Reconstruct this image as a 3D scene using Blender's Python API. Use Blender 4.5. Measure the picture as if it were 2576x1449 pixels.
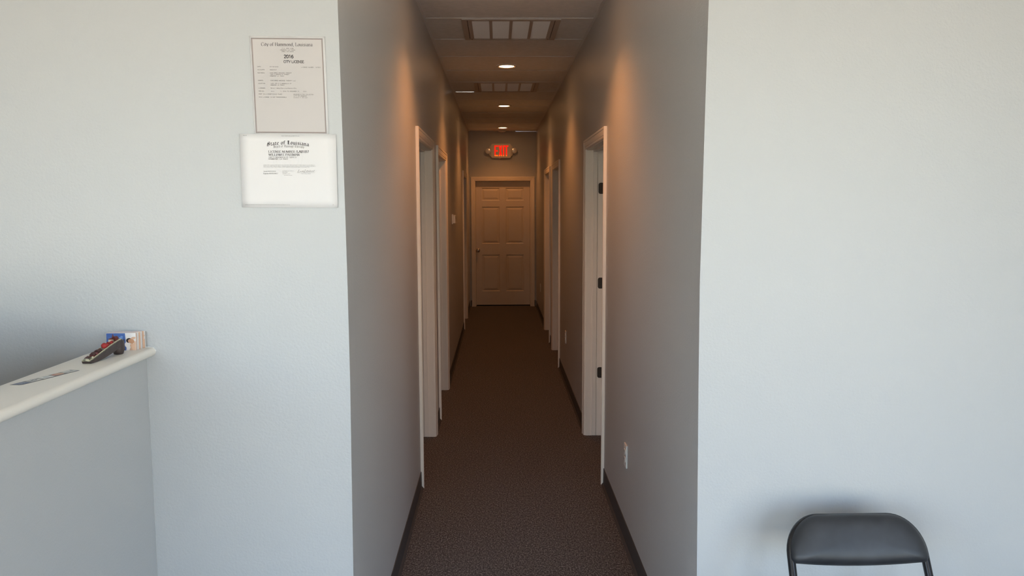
import bpy, bmesh, math, random
from mathutils import Vector, Matrix

random.seed(7)
sc = bpy.context.scene
for o in list(bpy.data.objects):
    bpy.data.objects.remove(o)
C = sc.collection

# ------------------------------------------------------------------ camera
cam_d = bpy.data.cameras.new('camera')
cam = bpy.data.objects.new('camera', cam_d)
C.objects.link(cam)
cam_d.sensor_width = 36.0
cam_d.lens = 2023.185 / 2576 * 36.0
cam_d.clip_start = 0.05
_f = Vector((0.0171428, 0.99442714, -0.10402302))
_r = Vector((0.99983875, -0.01760593, -0.00353563))
_u = Vector((0.00534735, 0.10394564, 0.9945686))
M = Matrix((( _r.x, _u.x, -_f.x), (_r.y, _u.y, -_f.y), (_r.z, _u.z, -_f.z))).to_4x4()
M.translation = Vector((0, 0, 1.6705))
cam.matrix_world = M
sc.camera = cam

# ------------------------------------------------------------------ world, sun, window portals, exposure
SKY_STRENGTH = 1.72
SUN_STRENGTH = 46.0
LAMP_WATTS = 27.0
LAMP_COL = (1.0, 0.37, 0.10)
EXPOSURE = 0.0

world = bpy.data.worlds.new('world')
sc.world = world
world.use_nodes = True
wn = world.node_tree.nodes
wl = world.node_tree.links
wn.clear()
w_out = wn.new('ShaderNodeOutputWorld')
w_bg = wn.new('ShaderNodeBackground')
w_sky = wn.new('ShaderNodeTexSky')
w_sky.sky_type = 'NISHITA'
w_sky.sun_disc = False
w_sky.sun_elevation = math.radians(52)
w_sky.sun_rotation = math.radians(20)
w_sky.dust_density = 1.2
w_bg.inputs['Strength'].default_value = SKY_STRENGTH
wl.new(w_sky.outputs['Color'], w_bg.inputs['Color'])
wl.new(w_bg.outputs['Background'], w_out.inputs['Surface'])

sun_d = bpy.data.lights.new('sun', 'SUN')
sun_d.energy = SUN_STRENGTH
sun_d.angle = math.radians(0.6)
sun_d.color = (1.0, 0.93, 0.80)
sun = bpy.data.objects.new('sun', sun_d)
C.objects.link(sun)
# the sun stands behind the building, so it lights the forecourt but never shines in
sun.rotation_euler = Vector((0.0, -0.62, -0.78)).to_track_quat('-Z', 'Y').to_euler()

WIN = [(-2.35, -0.62), (0.78, 2.2)]
FILL_WIN = (-2.3, -0.15)  # side windows added out of view to brighten the hallway walls
FILL_WIN_L = (-2.3, -0.7)
ROOM_X0, ROOM_X1 = -3.0, 2.7
WZ0, WZ1 = 0.08, 2.62
YB = -2.45
def portal(loc, facing, w, h):
    d = bpy.data.lights.new('window_portal', 'AREA')
    d.shape = 'RECTANGLE'
    d.size = w
    d.size_y = h
    d.cycles.is_portal = True
    o = bpy.data.objects.new('window_portal', d)
    C.objects.link(o)
    o.location = loc
    o.rotation_euler = Vector(facing).to_track_quat('-Z', 'Z').to_euler()
for (a, b) in WIN:
    portal(((a + b) / 2, YB - 0.06, (WZ0 + WZ1) / 2), (0, 1, 0), b - a, WZ1 - WZ0)
portal((ROOM_X0 - 0.06, sum(FILL_WIN_L) / 2, (WZ0 + WZ1) / 2), (1, 0, 0), FILL_WIN_L[1] - FILL_WIN_L[0], WZ1 - WZ0)
portal((ROOM_X1 + 0.06, sum(FILL_WIN) / 2, (WZ0 + WZ1) / 2), (-1, 0, 0), FILL_WIN[1] - FILL_WIN[0], WZ1 - WZ0)

vs = sc.view_settings
vs.view_transform = 'Standard'
vs.look = 'None'
vs.gamma = 1.0
vs.use_curve_mapping = False
vs.exposure = EXPOSURE

# ------------------------------------------------------------------ helpers
def bx(bm, x0, x1, y0, y1, z0, z1):
    v = [bm.verts.new(p) for p in ((x0,y0,z0),(x1,y0,z0),(x1,y1,z0),(x0,y1,z0),(x0,y0,z1),(x1,y0,z1),(x1,y1,z1),(x0,y1,z1))]
    for f in ((3,2,1,0),(4,5,6,7),(0,1,5,4),(1,2,6,5),(2,3,7,6),(3,0,4,7)):
        bm.faces.new([v[i] for i in f])
    return v

def bevel_all(bm, w, seg=2):
    bmesh.ops.bevel(bm, geom=list(bm.edges), offset=w, segments=seg, profile=0.5, affect='EDGES', clamp_overlap=True)

def rbox(x0, x1, y0, y1, z0, z1, w=0.002, seg=2):
    bm = bmesh.new()
    bx(bm, x0, x1, y0, y1, z0, z1)
    bevel_all(bm, w, seg)
    return bm

def obj(name, bm, m=None, parent=None, smooth=False):
    me = bpy.data.meshes.new(name)
    bmesh.ops.recalc_face_normals(bm, faces=list(bm.faces))
    bm.to_mesh(me)
    bm.free()
    if m is not None:
        me.materials.append(m)
    if smooth:
        for p in me.polygons:
            p.use_smooth = True
    o = bpy.data.objects.new(name, me)
    C.objects.link(o)
    if parent is not None:
        o.parent = parent
    return o

def auto_smooth(o, ang=40):
    me = o.data
    for p in me.polygons:
        p.use_smooth = True
    bm = bmesh.new()
    bm.from_mesh(me)
    t = math.radians(ang)
    for e in bm.edges:
        if len(e.link_faces) == 2 and e.calc_face_angle(0) > t:
            e.smooth = False
    bm.to_mesh(me)
    bm.free()
    return o

def thing(name, label, cat, loc=(0, 0, 0), rotz=0.0, group=None):
    o = bpy.data.objects.new(name, None)
    o.empty_display_size = 0.05
    C.objects.link(o)
    o.location = loc
    o.rotation_euler = (0, 0, rotz)
    return tag(o, label, cat, group)

def tag(o, label, cat, group=None):
    o['label'] = label
    o['category'] = cat
    if group:
        o['group'] = group
    return o

def struct(o, label=None):
    o['kind'] = 'structure'
    if label:
        o['label'] = label
    return o

def sempty(name, label=None):
    o = bpy.data.objects.new(name, None)
    o.empty_display_size = 0.05
    C.objects.link(o)
    return struct(o, label)

def tube(bm, pts, r, seg=12, closed=False):
    pts = [Vector(p) for p in pts]
    n = len(pts)
    rings = []
    prev = None
    for i, p in enumerate(pts):
        if closed:
            t = (pts[(i + 1) % n] - pts[i - 1]).normalized()
        else:
            t = (pts[min(i + 1, n - 1)] - pts[max(i - 1, 0)]).normalized()
        if prev is None:
            a = Vector((0, 0, 1)) if abs(t.z) < 0.9 else Vector((1, 0, 0))
            u = t.cross(a).normalized()
        else:
            u = (prev - t * prev.dot(t)).normalized()
        prev = u
        w = t.cross(u)
        rings.append([bm.verts.new(p + (u * math.cos(2*math.pi*k/seg) + w * math.sin(2*math.pi*k/seg)) * r) for k in range(seg)])
    m = n if closed else n - 1
    for i in range(m):
        A, B = rings[i], rings[(i + 1) % n]
        for k in range(seg):
            bm.faces.new((A[k], A[(k+1) % seg], B[(k+1) % seg], B[k]))
    if not closed:
        bm.faces.new(rings[0][::-1])
        bm.faces.new(rings[-1])

def lathe(bm, prof, origin=(0, 0, 0), axis='Z', seg=28):
    """prof: list of (radius, height along the axis)"""
    o = Vector(origin)
    rings = []
    for r, h in prof:
        ring = []
        for k in range(seg):
            a = 2 * math.pi * k / seg
            c, s = math.cos(a) * r, math.sin(a) * r
            if axis == 'Z':
                q = Vector((c, s, h))
            elif axis == 'Y':
                q = Vector((c, h, s))
            else:
                q = Vector((h, c, s))
            ring.append(bm.verts.new(o + q))
        rings.append(ring)
    for A, B in zip(rings, rings[1:]):
        for k in range(seg):
            bm.faces.new((A[k], A[(k+1) % seg], B[(k+1) % seg], B[k]))
    bm.faces.new(rings[0][::-1])
    bm.faces.new(rings[-1])

def prism(bm, poly, h0, h1, fn):
    """poly: 2D points; fn(a, b, h) -> 3D"""
    A = [bm.verts.new(fn(a, b, h0)) for a, b in poly]
    B = [bm.verts.new(fn(a, b, h1)) for a, b in poly]
    n = len(poly)
    for k in range(n):
        bm.faces.new((A[k], A[(k+1) % n], B[(k+1) % n], B[k]))
    bm.faces.new(A[::-1])
    bm.faces.new(B)

# ------------------------------------------------------------------ materials
def mat(name, col, rough=0.5, spec=0.5, metal=0.0, emit=None, estr=0.0, coat=0.0):
    m = bpy.data.materials.new(name)
    m.use_nodes = True
    b = m.node_tree.nodes['Principled BSDF']
    b.inputs['Base Color'].default_value = (*col, 1)
    b.inputs['Roughness'].default_value = rough
    b.inputs['Specular IOR Level'].default_value = spec
    b.inputs['Metallic'].default_value = metal
    b.inputs['Coat Weight'].default_value = coat
    if emit:
        b.inputs['Emission Color'].default_value = (*emit, 1)
        b.inputs['Emission Strength'].default_value = estr
    return m

def add_noise(m, scale, strength, dist=0.001, detail=2.0, rough_n=0.5, colvar=None, colscale=None, stretch=None):
    nt = m.node_tree
    n, l = nt.nodes, nt.links
    b = n['Principled BSDF']
    tc = n.new('ShaderNodeTexCoord')
    src = tc.outputs['Object']
    if stretch:
        mp = n.new('ShaderNodeMapping')
        mp.inputs['Scale'].default_value = stretch
        l.new(src, mp.inputs['Vector'])
        src = mp.outputs['Vector']
    if strength:
        t = n.new('ShaderNodeTexNoise')
        t.inputs['Scale'].default_value = scale
        t.inputs['Detail'].default_value = detail
        t.inputs['Roughness'].default_value = rough_n
        l.new(src, t.inputs['Vector'])
        bp = n.new('ShaderNodeBump')
        bp.inputs['Strength'].default_value = strength
        bp.inputs['Distance'].default_value = dist
        l.new(t.outputs['Fac'], bp.inputs['Height'])
        l.new(bp.outputs['Normal'], b.inputs['Normal'])
    if colvar:
        t2 = n.new('ShaderNodeTexNoise')
        t2.inputs['Scale'].default_value = colscale
        t2.inputs['Detail'].default_value = 3.0
        l.new(src, t2.inputs['Vector'])
        r = n.new('ShaderNodeValToRGB')
        r.color_ramp.elements[0].position = 0.3
        r.color_ramp.elements[1].position = 0.7
        r.color_ramp.elements[0].color = (*colvar[0], 1)
        r.color_ramp.elements[1].color = (*colvar[1], 1)
        l.new(t2.outputs['Fac'], r.inputs['Fac'])
        l.new(r.outputs['Color'], b.inputs['Base Color'])
    return m

WALLC = (0.50, 0.50, 0.50)
m_wall = add_noise(mat('wall_paint', WALLC, 0.42, 0.45), 130, 0.55, 0.0016, 2.5, 0.55)
m_trim = add_noise(mat('trim_paint', (0.88, 0.80, 0.70), 0.38, 0.5), 60, 0.06, 0.001)
m_door = add_noise(mat('door_paint', (0.76, 0.69, 0.61), 0.42, 0.5), 220, 0.08, 0.0006, stretch=(1, 1, 0.08))
m_tile = add_noise(mat('ceiling_tile_face', (0.86, 0.85, 0.82), 0.85, 0.2), 350, 0.25, 0.001, colvar=((0.82, 0.81, 0.78), (0.89, 0.87, 0.84)), colscale=25)
m_plaster = add_noise(mat('ceiling_paint', (0.78, 0.77, 0.75), 0.9, 0.2), 90, 0.1, 0.001)
m_bar = mat('white_enamel', (0.80, 0.79, 0.77), 0.3, 0.5)
m_bright = mat('polished_metal', (0.93, 0.94, 0.95), 0.12, 0.5, metal=1.0)
m_base = add_noise(mat('rubber_base', (0.060, 0.056, 0.055), 0.5, 0.4), 200, 0.05, 0.0005)
m_vent = mat('vent_enamel', (0.50, 0.44, 0.40), 0.45, 0.4)
m_filter = add_noise(mat('filter_sheet', (0.94, 0.93, 0.92), 0.9, 0.1), 500, 0.2, 0.0008)
_fb = m_filter.node_tree.nodes['Principled BSDF']      # fibrous filter cloth: fuzzy at grazing angles
_fb.inputs['Sheen Weight'].default_value = 1.0
_fb.inputs['Sheen Roughness'].default_value = 0.45
_fb.inputs['Sheen Tint'].default_value = (1, 1, 1, 1)
m_dark = mat('dark_gap', (0.01, 0.01, 0.01), 0.8, 0.1)
m_plate = mat('white_plastic', (0.82, 0.80, 0.76), 0.35, 0.5)
m_lens = mat('lamp_lens', (1, 1, 1), 0.5, 0.2, emit=(1.0, 0.50, 0.20), estr=42.0)
m_ring = mat('lamp_trim', (0.75, 0.73, 0.70), 0.4, 0.4)
m_knob = mat('satin_nickel', (0.50, 0.45, 0.40), 0.22, 0.5, metal=1.0)
m_hinge = mat('bronze_hinge', (0.055, 0.040, 0.030), 0.45, 0.5, metal=0.6)
m_cap = add_noise(mat('cap_laminate', (0.82, 0.76, 0.68), 0.34, 0.5), 180, 0.04, 0.0004)
m_paper = add_noise(mat('paper_white', (0.75, 0.72, 0.715), 0.75, 0.15), 40, 0.06, 0.001)
m_tint = mat('paper_tint', (0.57, 0.53, 0.515), 0.75, 0.15)
m_ink = mat('print_black', (0.035, 0.030, 0.032), 0.7, 0.2)
m_ink2 = mat('print_grey', (0.19, 0.17, 0.165), 0.7, 0.2)
m_ink3 = mat('print_pale', (0.695, 0.665, 0.66), 0.7, 0.2)
m_border = mat('print_border', (0.36, 0.30, 0.285), 0.7, 0.2)

m_carpet = bpy.data.materials.new('carpet')
m_carpet.use_nodes = True
n, l = m_carpet.node_tree.nodes, m_carpet.node_tree.links
b = n['Principled BSDF']
b.inputs['Roughness'].default_value = 0.95
b.inputs['Specular IOR Level'].default_value = 0.1
b.inputs['Sheen Weight'].default_value = 0.15
tc = n.new('ShaderNodeTexCoord')
mp = n.new('ShaderNodeMapping')
mp.inputs['Scale'].default_value = (1.0, 0.55, 1.0)
l.new(tc.outputs['Object'], mp.inputs['Vector'])
v1 = n.new('ShaderNodeTexNoise')
v1.inputs['Scale'].default_value = 140
v1.inputs['Detail'].default_value = 5
v1.inputs['Roughness'].default_value = 0.85
l.new(mp.outputs['Vector'], v1.inputs['Vector'])
cr = n.new('ShaderNodeValToRGB')
e = cr.color_ramp.elements
e[0].position, e[0].color = 0.40, (0.012, 0.009, 0.008, 1)
e[1].position, e[1].color = 0.505, (0.088, 0.077, 0.073, 1)
e2 = e.new(0.61)
e2.color = (0.36, 0.32, 0.30, 1)
l.new(v1.outputs['Fac'], cr.inputs['Fac'])
l.new(cr.outputs['Color'], b.inputs['Base Color'])
bp = n.new('ShaderNodeBump')
bp.inputs['Strength'].default_value = 0.9
bp.inputs['Distance'].default_value = 0.006
l.new(v1.outputs['Fac'], bp.inputs['Height'])
l.new(bp.outputs['Normal'], b.inputs['Normal'])

# ------------------------------------------------------------------ dimensions of the place (metres)
XL, XR = -0.462, 0.6247
YF, YE = 2.448, 13.082
H = 2.826
T = 0.12
OX0, OX1 = ROOM_X0, ROOM_X1
YEND2 = 16.0
ZTOP = H + 0.16
HC = 2.11
CW = 0.064
DOORS_L = [(4.614, 5.740), (6.119, 7.206), (10.636, 11.749)]
DOORS_R = [(4.645, 5.745), (8.086, 9.156), (9.556, 10.637)]

# ------------------------------------------------------------------ floor, forecourt, ceiling slab
bm = bmesh.new()
bx(bm, OX0 - T, OX1 + T, YB - T, YEND2, -0.10, 0.0)
struct(obj('floor', bm, m_carpet), 'dark brown speckled loop carpet running down the hallway')

m_ground = add_noise(mat('forecourt_paving', (0.46, 0.42, 0.33), 0.9, 0.2), 12, 0.2, 0.004)
bm = bmesh.new()
bx(bm, -40, 40, -60, 30, -0.22, -0.12)
struct(obj('ground', bm, m_ground), 'pale sunlit forecourt outside the front windows')

ceil_bm = bmesh.new()
bx(ceil_bm, OX0 - T, OX1 + T, YB - T, YEND2, H + 0.05, ZTOP)
ceiling = struct(obj('ceiling', ceil_bm, m_plaster), 'white suspended tile ceiling over the hallway')

# ------------------------------------------------------------------ walls
def wall_front(name, x0, x1, side, bow):
    """front wall panel, its corner edge slightly out of true as drywall corners are"""
    bm = bmesh.new()
    zs = [0.0] + [z for z, d in bow] + [H + 0.05]
    ds = [bow[0][1]] + [d for z, d in bow] + [bow[-1][1]]
    cols = []
    for z, d in zip(zs, ds):
        xa, xb = (x0, x1 + d) if side < 0 else (x0 + d, x1)
        xbb, xab = (x1, x0) if side < 0 else (x1, x0)
        r = [(xa, YF, z), (xb, YF, z), (x1, YF + T, z), (x0, YF + T, z)]
        cols.append([bm.verts.new(p) for p in r])
    for A, B in zip(cols, cols[1:]):
        for k in range(4):
            bm.faces.new((A[k], A[(k+1) % 4], B[(k+1) % 4], B[k]))
    bm.faces.new(cols[0][::-1])
    bm.faces.new(cols[-1])
    return struct(obj(name, bm, m_wall))

BOW_L = [(0.5, -0.0016), (0.82, 0.0008), (1.13, 0.0034), (1.42, 0.0028), (1.71, 0.0007), (1.99, -0.0024), (2.27, -0.0058)]
BOW_R = [(0.49, 0.0046), (0.81, 0.0007), (1.12, -0.003), (1.42, -0.0054), (1.71, -0.0026), (1.99, 0.0002), (2.27, 0.0037)]
wfl = wall_front('wall_front_left', OX0, XL, -1, BOW_L)
wfr = wall_front('wall_front_right', XR, OX1, 1, BOW_R)
wfl['label'] = 'pale grey textured wall holding the two licence sheets'
wfr['label'] = 'pale grey textured wall behind the folding chair'

JT = 0.018
def wall_side(name, x0, x1, doors):
    bm = bmesh.new()
    y = YF + T
    for (a, b) in doors:
        oa, ob = a + CW - 0.013, b - CW + 0.013
        bx(bm, x0, x1, y, oa, 0, H + 0.05)
        bx(bm, x0, x1, oa, ob, HC - CW + 0.013, H + 0.05)
        y = ob
    bx(bm, x0, x1, y, YE, 0, H + 0.05)
    return struct(obj(name, bm, m_wall))
wall_side('wall_left', XL - T, XL, DOORS_L)['label'] = 'grey hallway wall with the thermostat'
wall_side('wall_right', XR, XR + T, DOORS_R)['label'] = 'grey hallway wall with three power outlets'

# end wall with its doorway
EX0, EX1, EH = -0.430, 0.596, 2.105
bm = bmesh.new()
a, b_ = EX0 + CW - 0.013, EX1 - CW + 0.013
bx(bm, OX0, a, YE, YE + T, 0, H + 0.05)
bx(bm, b_, OX1, YE, YE + T, 0, H + 0.05)
bx(bm, a, b_, YE, YE + T, EH - CW + 0.013, H + 0.05)
struct(obj('wall_end', bm, m_wall), 'grey wall closing the far end of the hallway')

# outer shell and the dividing walls of the side rooms
for nm, x0, x1, sw in (('wall_outer_left', OX0 - T, OX0, FILL_WIN_L), ('wall_outer_right', OX1, OX1 + T, FILL_WIN)):
    bm = bmesh.new()
    bx(bm, x0, x1, YB - T, sw[0], 0, H + 0.05)
    bx(bm, x0, x1, sw[1], YEND2, 0, H + 0.05)
    bx(bm, x0, x1, sw[0], sw[1], 0, WZ0)
    bx(bm, x0, x1, sw[0], sw[1], WZ1, H + 0.05)
    struct(obj(nm, bm, m_wall))
for nm, x0, x1, y0, y1 in (('wall_outer_back', OX0, OX1, YEND2 - T, YEND2),
                           ('wall_divider_1', OX0, XL - T, 5.87, 5.98), ('wall_divider_2', OX0, XL - T, 8.9, 9.01),
                           ('wall_divider_3', XR + T, OX1, 6.85, 6.96), ('wall_divider_4', XR + T, OX1, 9.30, 9.41)):
    bm = bmesh.new()
    bx(bm, x0, x1, y0, y1, 0, H + 0.05)
    struct(obj(nm, bm, m_wall))
# storefront wall behind the camera with two tall window openings
bm = bmesh.new()
bx(bm, OX0, WIN[0][0], YB - T, YB, 0, H + 0.05)
bx(bm, WIN[1][1], OX1, YB - T, YB, 0, H + 0.05)
bx(bm, WIN[0][1], WIN[1][0], YB - T, YB, 0, H + 0.05)
for (a, b) in WIN:
    bx(bm, a, b, YB - T, YB, 0, WZ0)
    bx(bm, a, b, YB - T, YB, WZ1, H + 0.05)
struct(obj('wall_window', bm, m_wall))
m_frame = mat('window_aluminium', (0.35, 0.35, 0.36), 0.4, 0.5, metal=0.7)
for k, (a, b) in enumerate(WIN):
    w = sempty('window_%d' % (k + 1))
    for nm, g in (('frame_side', (a, a + .045, WZ0, WZ1)), ('frame_side', (b - .045, b, WZ0, WZ1)), ('frame_rail', (a + .045, b - .045, WZ0, WZ0 + .045)), ('frame_rail', (a + .045, b - .045, WZ1 - .045, WZ1))):
        bm = bmesh.new()
        bx(bm, g[0], g[1], YB - 0.10, YB - 0.05, g[2], g[3])
        obj(nm, bm, m_frame, w)
for k, x, (a, b) in ((3, OX0 - 0.10, FILL_WIN_L), (4, OX1 + 0.05, FILL_WIN)):  # frames of the added side windows
    w = sempty('window_%d' % k)
    for nm, g in (('frame_side', (a, a + .045, WZ0, WZ1)), ('frame_side', (b - .045, b, WZ0, WZ1)), ('frame_rail', (a + .045, b - .045, WZ0, WZ0 + .045)), ('frame_rail', (a + .045, b - .045, WZ1 - .045, WZ1))):
        bm = bmesh.new()
        bx(bm, x, x + 0.05, g[0], g[1], g[2], g[3])
        obj(nm, bm, m_frame, w)

# ------------------------------------------------------------------ doorways
PROF = [(0, 0), (0, .016), (.003, .018), (.012, .018), (.016, .0135), (.021, .016), (.044, .0125), (.049, .009), (.054, .0122), (.061, .010), (.064, .006), (.064, 0)]

def casing_set(door, mapf, a, b, top):
    """mapf(s, t, z): s along the wall, t out of the wall; three mitred mouldings"""
    # side casings
    for sgn, s0 in ((1, a), (-1, b)):
        bm = bmesh.new()
        lo = [bm.verts.new(mapf(s0 + sgn * w, t, 0.0)) for w, t in PROF]
        hi = [bm.verts.new(mapf(s0 + sgn * w, t, top - w)) for w, t in PROF]
        k = len(PROF)
        for i in range(k):
            bm.faces.new((lo[i], lo[(i+1) % k], hi[(i+1) % k], hi[i]))
        bm.faces.new(lo[::-1]); bm.faces.new(hi)
        obj('side_casing', bm, m_trim, door)
    bm = bmesh.new()
    lo = [bm.verts.new(mapf(a + w, t, top - w)) for w, t in PROF]
    hi = [bm.verts.new(mapf(b - w, t, top - w)) for w, t in PROF]
    k = len(PROF)
    for i in range(k):
        bm.faces.new((lo[i], lo[(i+1) % k], hi[(i+1) % k], hi[i]))
    bm.faces.new(lo[::-1]); bm.faces.new(hi)
    obj('head_casing', bm, m_trim, door)

def mbox(mapf, s0, s1, t0, t1, z0, z1, bev=0.0):
    bm = bmesh.new()
    P = [(s0,t0,z0),(s1,t0,z0),(s1,t1,z0),(s0,t1,z0),(s0,t0,z1),(s1,t0,z1),(s1,t1,z1),(s0,t1,z1)]
    v = [bm.verts.new(mapf(*p)) for p in P]
    for f in ((3,2,1,0),(4,5,6,7),(0,1,5,4),(1,2,6,5),(2,3,7,6),(3,0,4,7)):
        bm.faces.new([v[i] for i in f])
    if bev:
        bevel_all(bm, bev, 1)
    return bm

def jambs(door, mapf, a, b, top):
    ja, jb, jz = a + CW + .005, b - CW - .005, top - CW - .005
    obj('jamb', mbox(mapf, ja - JT, ja, -T, 0, 0, jz + JT), m_trim, door)
    obj('jamb', mbox(mapf, jb, jb + JT, -T, 0, 0, jz + JT), m_trim, door)
    obj('head_jamb', mbox(mapf, ja, jb, -T, 0, jz, jz + JT), m_trim, door)
    return ja, jb, jz

def stops(door, mapf, ja, jb, jz, t0, t1):
    s = .011
    obj('door_stop', mbox(mapf, ja, ja + s, t0, t1, 0.004, jz, .0015), m_trim, door)
    obj('door_stop', mbox(mapf, jb - s, jb, t0, t1, 0.004, jz, .0015), m_trim, door)
    obj('door_stop', mbox(mapf, ja + s, jb - s, t0, t1, jz - s, jz, .0015), m_trim, door)

def slab_mesh(w, h, th=.035, mirror=False):
    """six panel slab; front face at y=0 looking towards -y, x from 0 to w, z from 0 to h; panels returned as a second bmesh list"""
    k = w / .889
    xs = [(.097 * k, .391 * k), (.494 * k, .789 * k)]
    zs = [(.228, .833), (1.015, 1.619), (1.721, 1.925)]
    q = h / 2.03
    zs = [(a * q, b * q) for a, b in zs]
    gx = sorted([0, w] + [v for p in xs for v in p])
    gz = sorted([0, h] + [v for p in zs for v in p])
    bm = bmesh.new()
    vv = {}
    def V(x, y, z):
        key = (round(x, 5), round(y, 5), round(z, 5))
        if key not in vv:
            vv[key] = bm.verts.new((x, y, z))
        return vv[key]
    for y in (0, th):
        for i in range(len(gx) - 1):
            for j in range(len(gz) - 1):
                hole = any(abs(gx[i] - p[0]) < 1e-6 for p in xs) and any(abs(gz[j] - p[0]) < 1e-6 for p in zs)
                if hole and y == 0:
                    continue
                bm.faces.new((V(gx[i], y, gz[j]), V(gx[i+1], y, gz[j]), V(gx[i+1], y, gz[j+1]), V(gx[i], y, gz[j+1])))
    for i in range(len(gx) - 1):
        for z in (0, h):
            bm.faces.new((V(gx[i], 0, z), V(gx[i+1], 0, z), V(gx[i+1], th, z), V(gx[i], th, z)))
    for j in range(len(gz) - 1):
        for x in (0, w):
            bm.faces.new((V(x, 0, gz[j]), V(x, 0, gz[j+1]), V(x, th, gz[j+1]), V(x, th, gz[j])))
    panels = []
    for (xa, xb) in xs:
        for (za, zb) in zs:
            pb = bmesh.new()
            loops = []
            for ins, d in ((0, 0), (.004, .006), (.010, .0105), (.016, .0105), (.046, .002)):
                loops.append([pb.verts.new(p) for p in ((xa + ins, d, za + ins), (xb - ins, d, za + ins), (xb - ins, d, zb - ins), (xa + ins, d, zb - ins))])
            for A, B in zip(loops, loops[1:]):
                for i in range(4):
                    pb.faces.new((A[i], A[(i+1) % 4], B[(i+1) % 4], B[i]))
            pb.faces.new(loops[-1])
            panels.append(pb)
    return bm, panels

def knob_prof():
    return [(.033, 0), (.033, -.004), (.029, -.009), (.013, -.012), (.011, -.030), (.017, -.036), (.026, -.044), (.0285, -.053), (.026, -.062), (.018, -.067), (.006, -.068)]

# one open slab shared by the six side doors (they stand open inside the side rooms)
open_bm, open_panels = slab_mesh(.93, 2.02)
open_me = bpy.data.meshes.new('open_slab')
bmesh.ops.recalc_face_normals(open_bm, faces=list(open_bm.faces))
open_bm.to_mesh(open_me); open_bm.free()
open_me.materials.append(m_door)
open_pm = []
for pb in open_panels:
    me = bpy.data.meshes.new('panel')
    bmesh.ops.recalc_face_normals(pb, faces=list(pb.faces))
    pb.to_mesh(me); pb.free()
    me.materials.append(m_door)
    open_pm.append(me)
kb = bmesh.new()
lathe(kb, knob_prof(), (0.86, 0, .95), 'Y', 20)
open_kn = bpy.data.meshes.new('knob')
kb.to_mesh(kb and open_kn); kb.free()
open_kn.materials.append(m_knob)

DLAB = ['nearest white cased doorway on the hallway side with the thermostat', 'second white cased doorway on the thermostat side, beside the first',
        'farthest white cased doorway on the thermostat side, next to the end door', 'nearest white cased doorway with dark hinge leaves on its jamb',
        'nearer of the paired cased doorways on the outlet side', 'farther of the paired cased doorways on the outlet side']
dn = 0
for side, doors in ((-1, DOORS_L), (1, DOORS_R)):
    for (a, b) in doors:
        X = XL if side < 0 else XR
        mf = lambda s, t, z, X=X, side=side: (X - side * t, s, z)
        d = sempty('door_%d' % (dn + 1), DLAB[dn])
        casing_set(d, mf, a, b, HC)
        ja, jb, jz = jambs(d, mf, a, b, HC)
        stops(d, mf, ja, jb, jz, -.075, -.045)
        # slab swung back into the room, hinged on the far jamb
        s = bpy.data.objects.new('door_slab', open_me)
        C.objects.link(s)
        s.parent = d
        s.scale = (1, 1, 1)
        if side > 0:
            s.location = (XR + T + .004, jb - .040, .012)
        else:
            s.location = (XL - T - .004, jb - .003, .012)
            s.rotation_euler = (0, 0, math.pi)
        for me in open_pm:
            c = bpy.data.objects.new('panel', me)
            C.objects.link(c); c.parent = s
        c = bpy.data.objects.new('knob', open_kn)
        C.objects.link(c); c.parent = s
        if dn == 3:
            for z in (.424, 1.070, 1.738):
                # rounded hinge leaf let into the far jamb
                poly = []
                w_, h_, r_ = .040, .078, .014
                for cx, cz, a0 in ((-r_, h_ - r_, 0), (-w_ + r_, h_ - r_, 90), (-w_ + r_, r_, 180), (-r_, r_, 270)):
                    for q in range(5):
                        an = math.radians(a0 + q * 22.5)
                        poly.append((cx + r_ * math.cos(an), cz + r_ * math.sin(an)))
                hb = bmesh.new()
                prism(hb, poly, 0, .0025, lambda p, q, h: (XR + .083 - p - .0, jb - h, z + q))
                obj('hinge', hb, m_hinge, d)['label'] = 'dark bronze hinge leaf'
        dn += 1

# end door
d = sempty('door_7', 'closed six-panel white door at the end of the hallway')
mf = lambda s, t, z: (s, YE - t, z)
casing_set(d, mf, EX0, EX1, EH)
ja, jb, jz = jambs(d, mf, EX0, EX1, EH)
stops(d, mf, ja, jb, jz, -.078 - .036 - .012, -.078 - .037)
sb, panels = slab_mesh(jb - ja - .006, jz - .018 - .003)
slab = obj('door_slab', sb, m_door, d)
slab.location = (ja + .003, YE + .078, .018)
for pb in panels:
    obj('panel', pb, m_door, slab)
kb = bmesh.new()
lathe(kb, knob_prof(), (0, 0, 0), 'Y', 24)
kn = obj('knob', kb, m_knob, slab, True)
kn.location = (-.324 - slab.location.x, 0, .915 - .018)
kn['label'] = 'round satin metal knob'
bm = bmesh.new()
bx(bm, ja, jb, YE + .115, YE + T, 0, jz)
obj('backing_panel', bm, m_dark, d)

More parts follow.
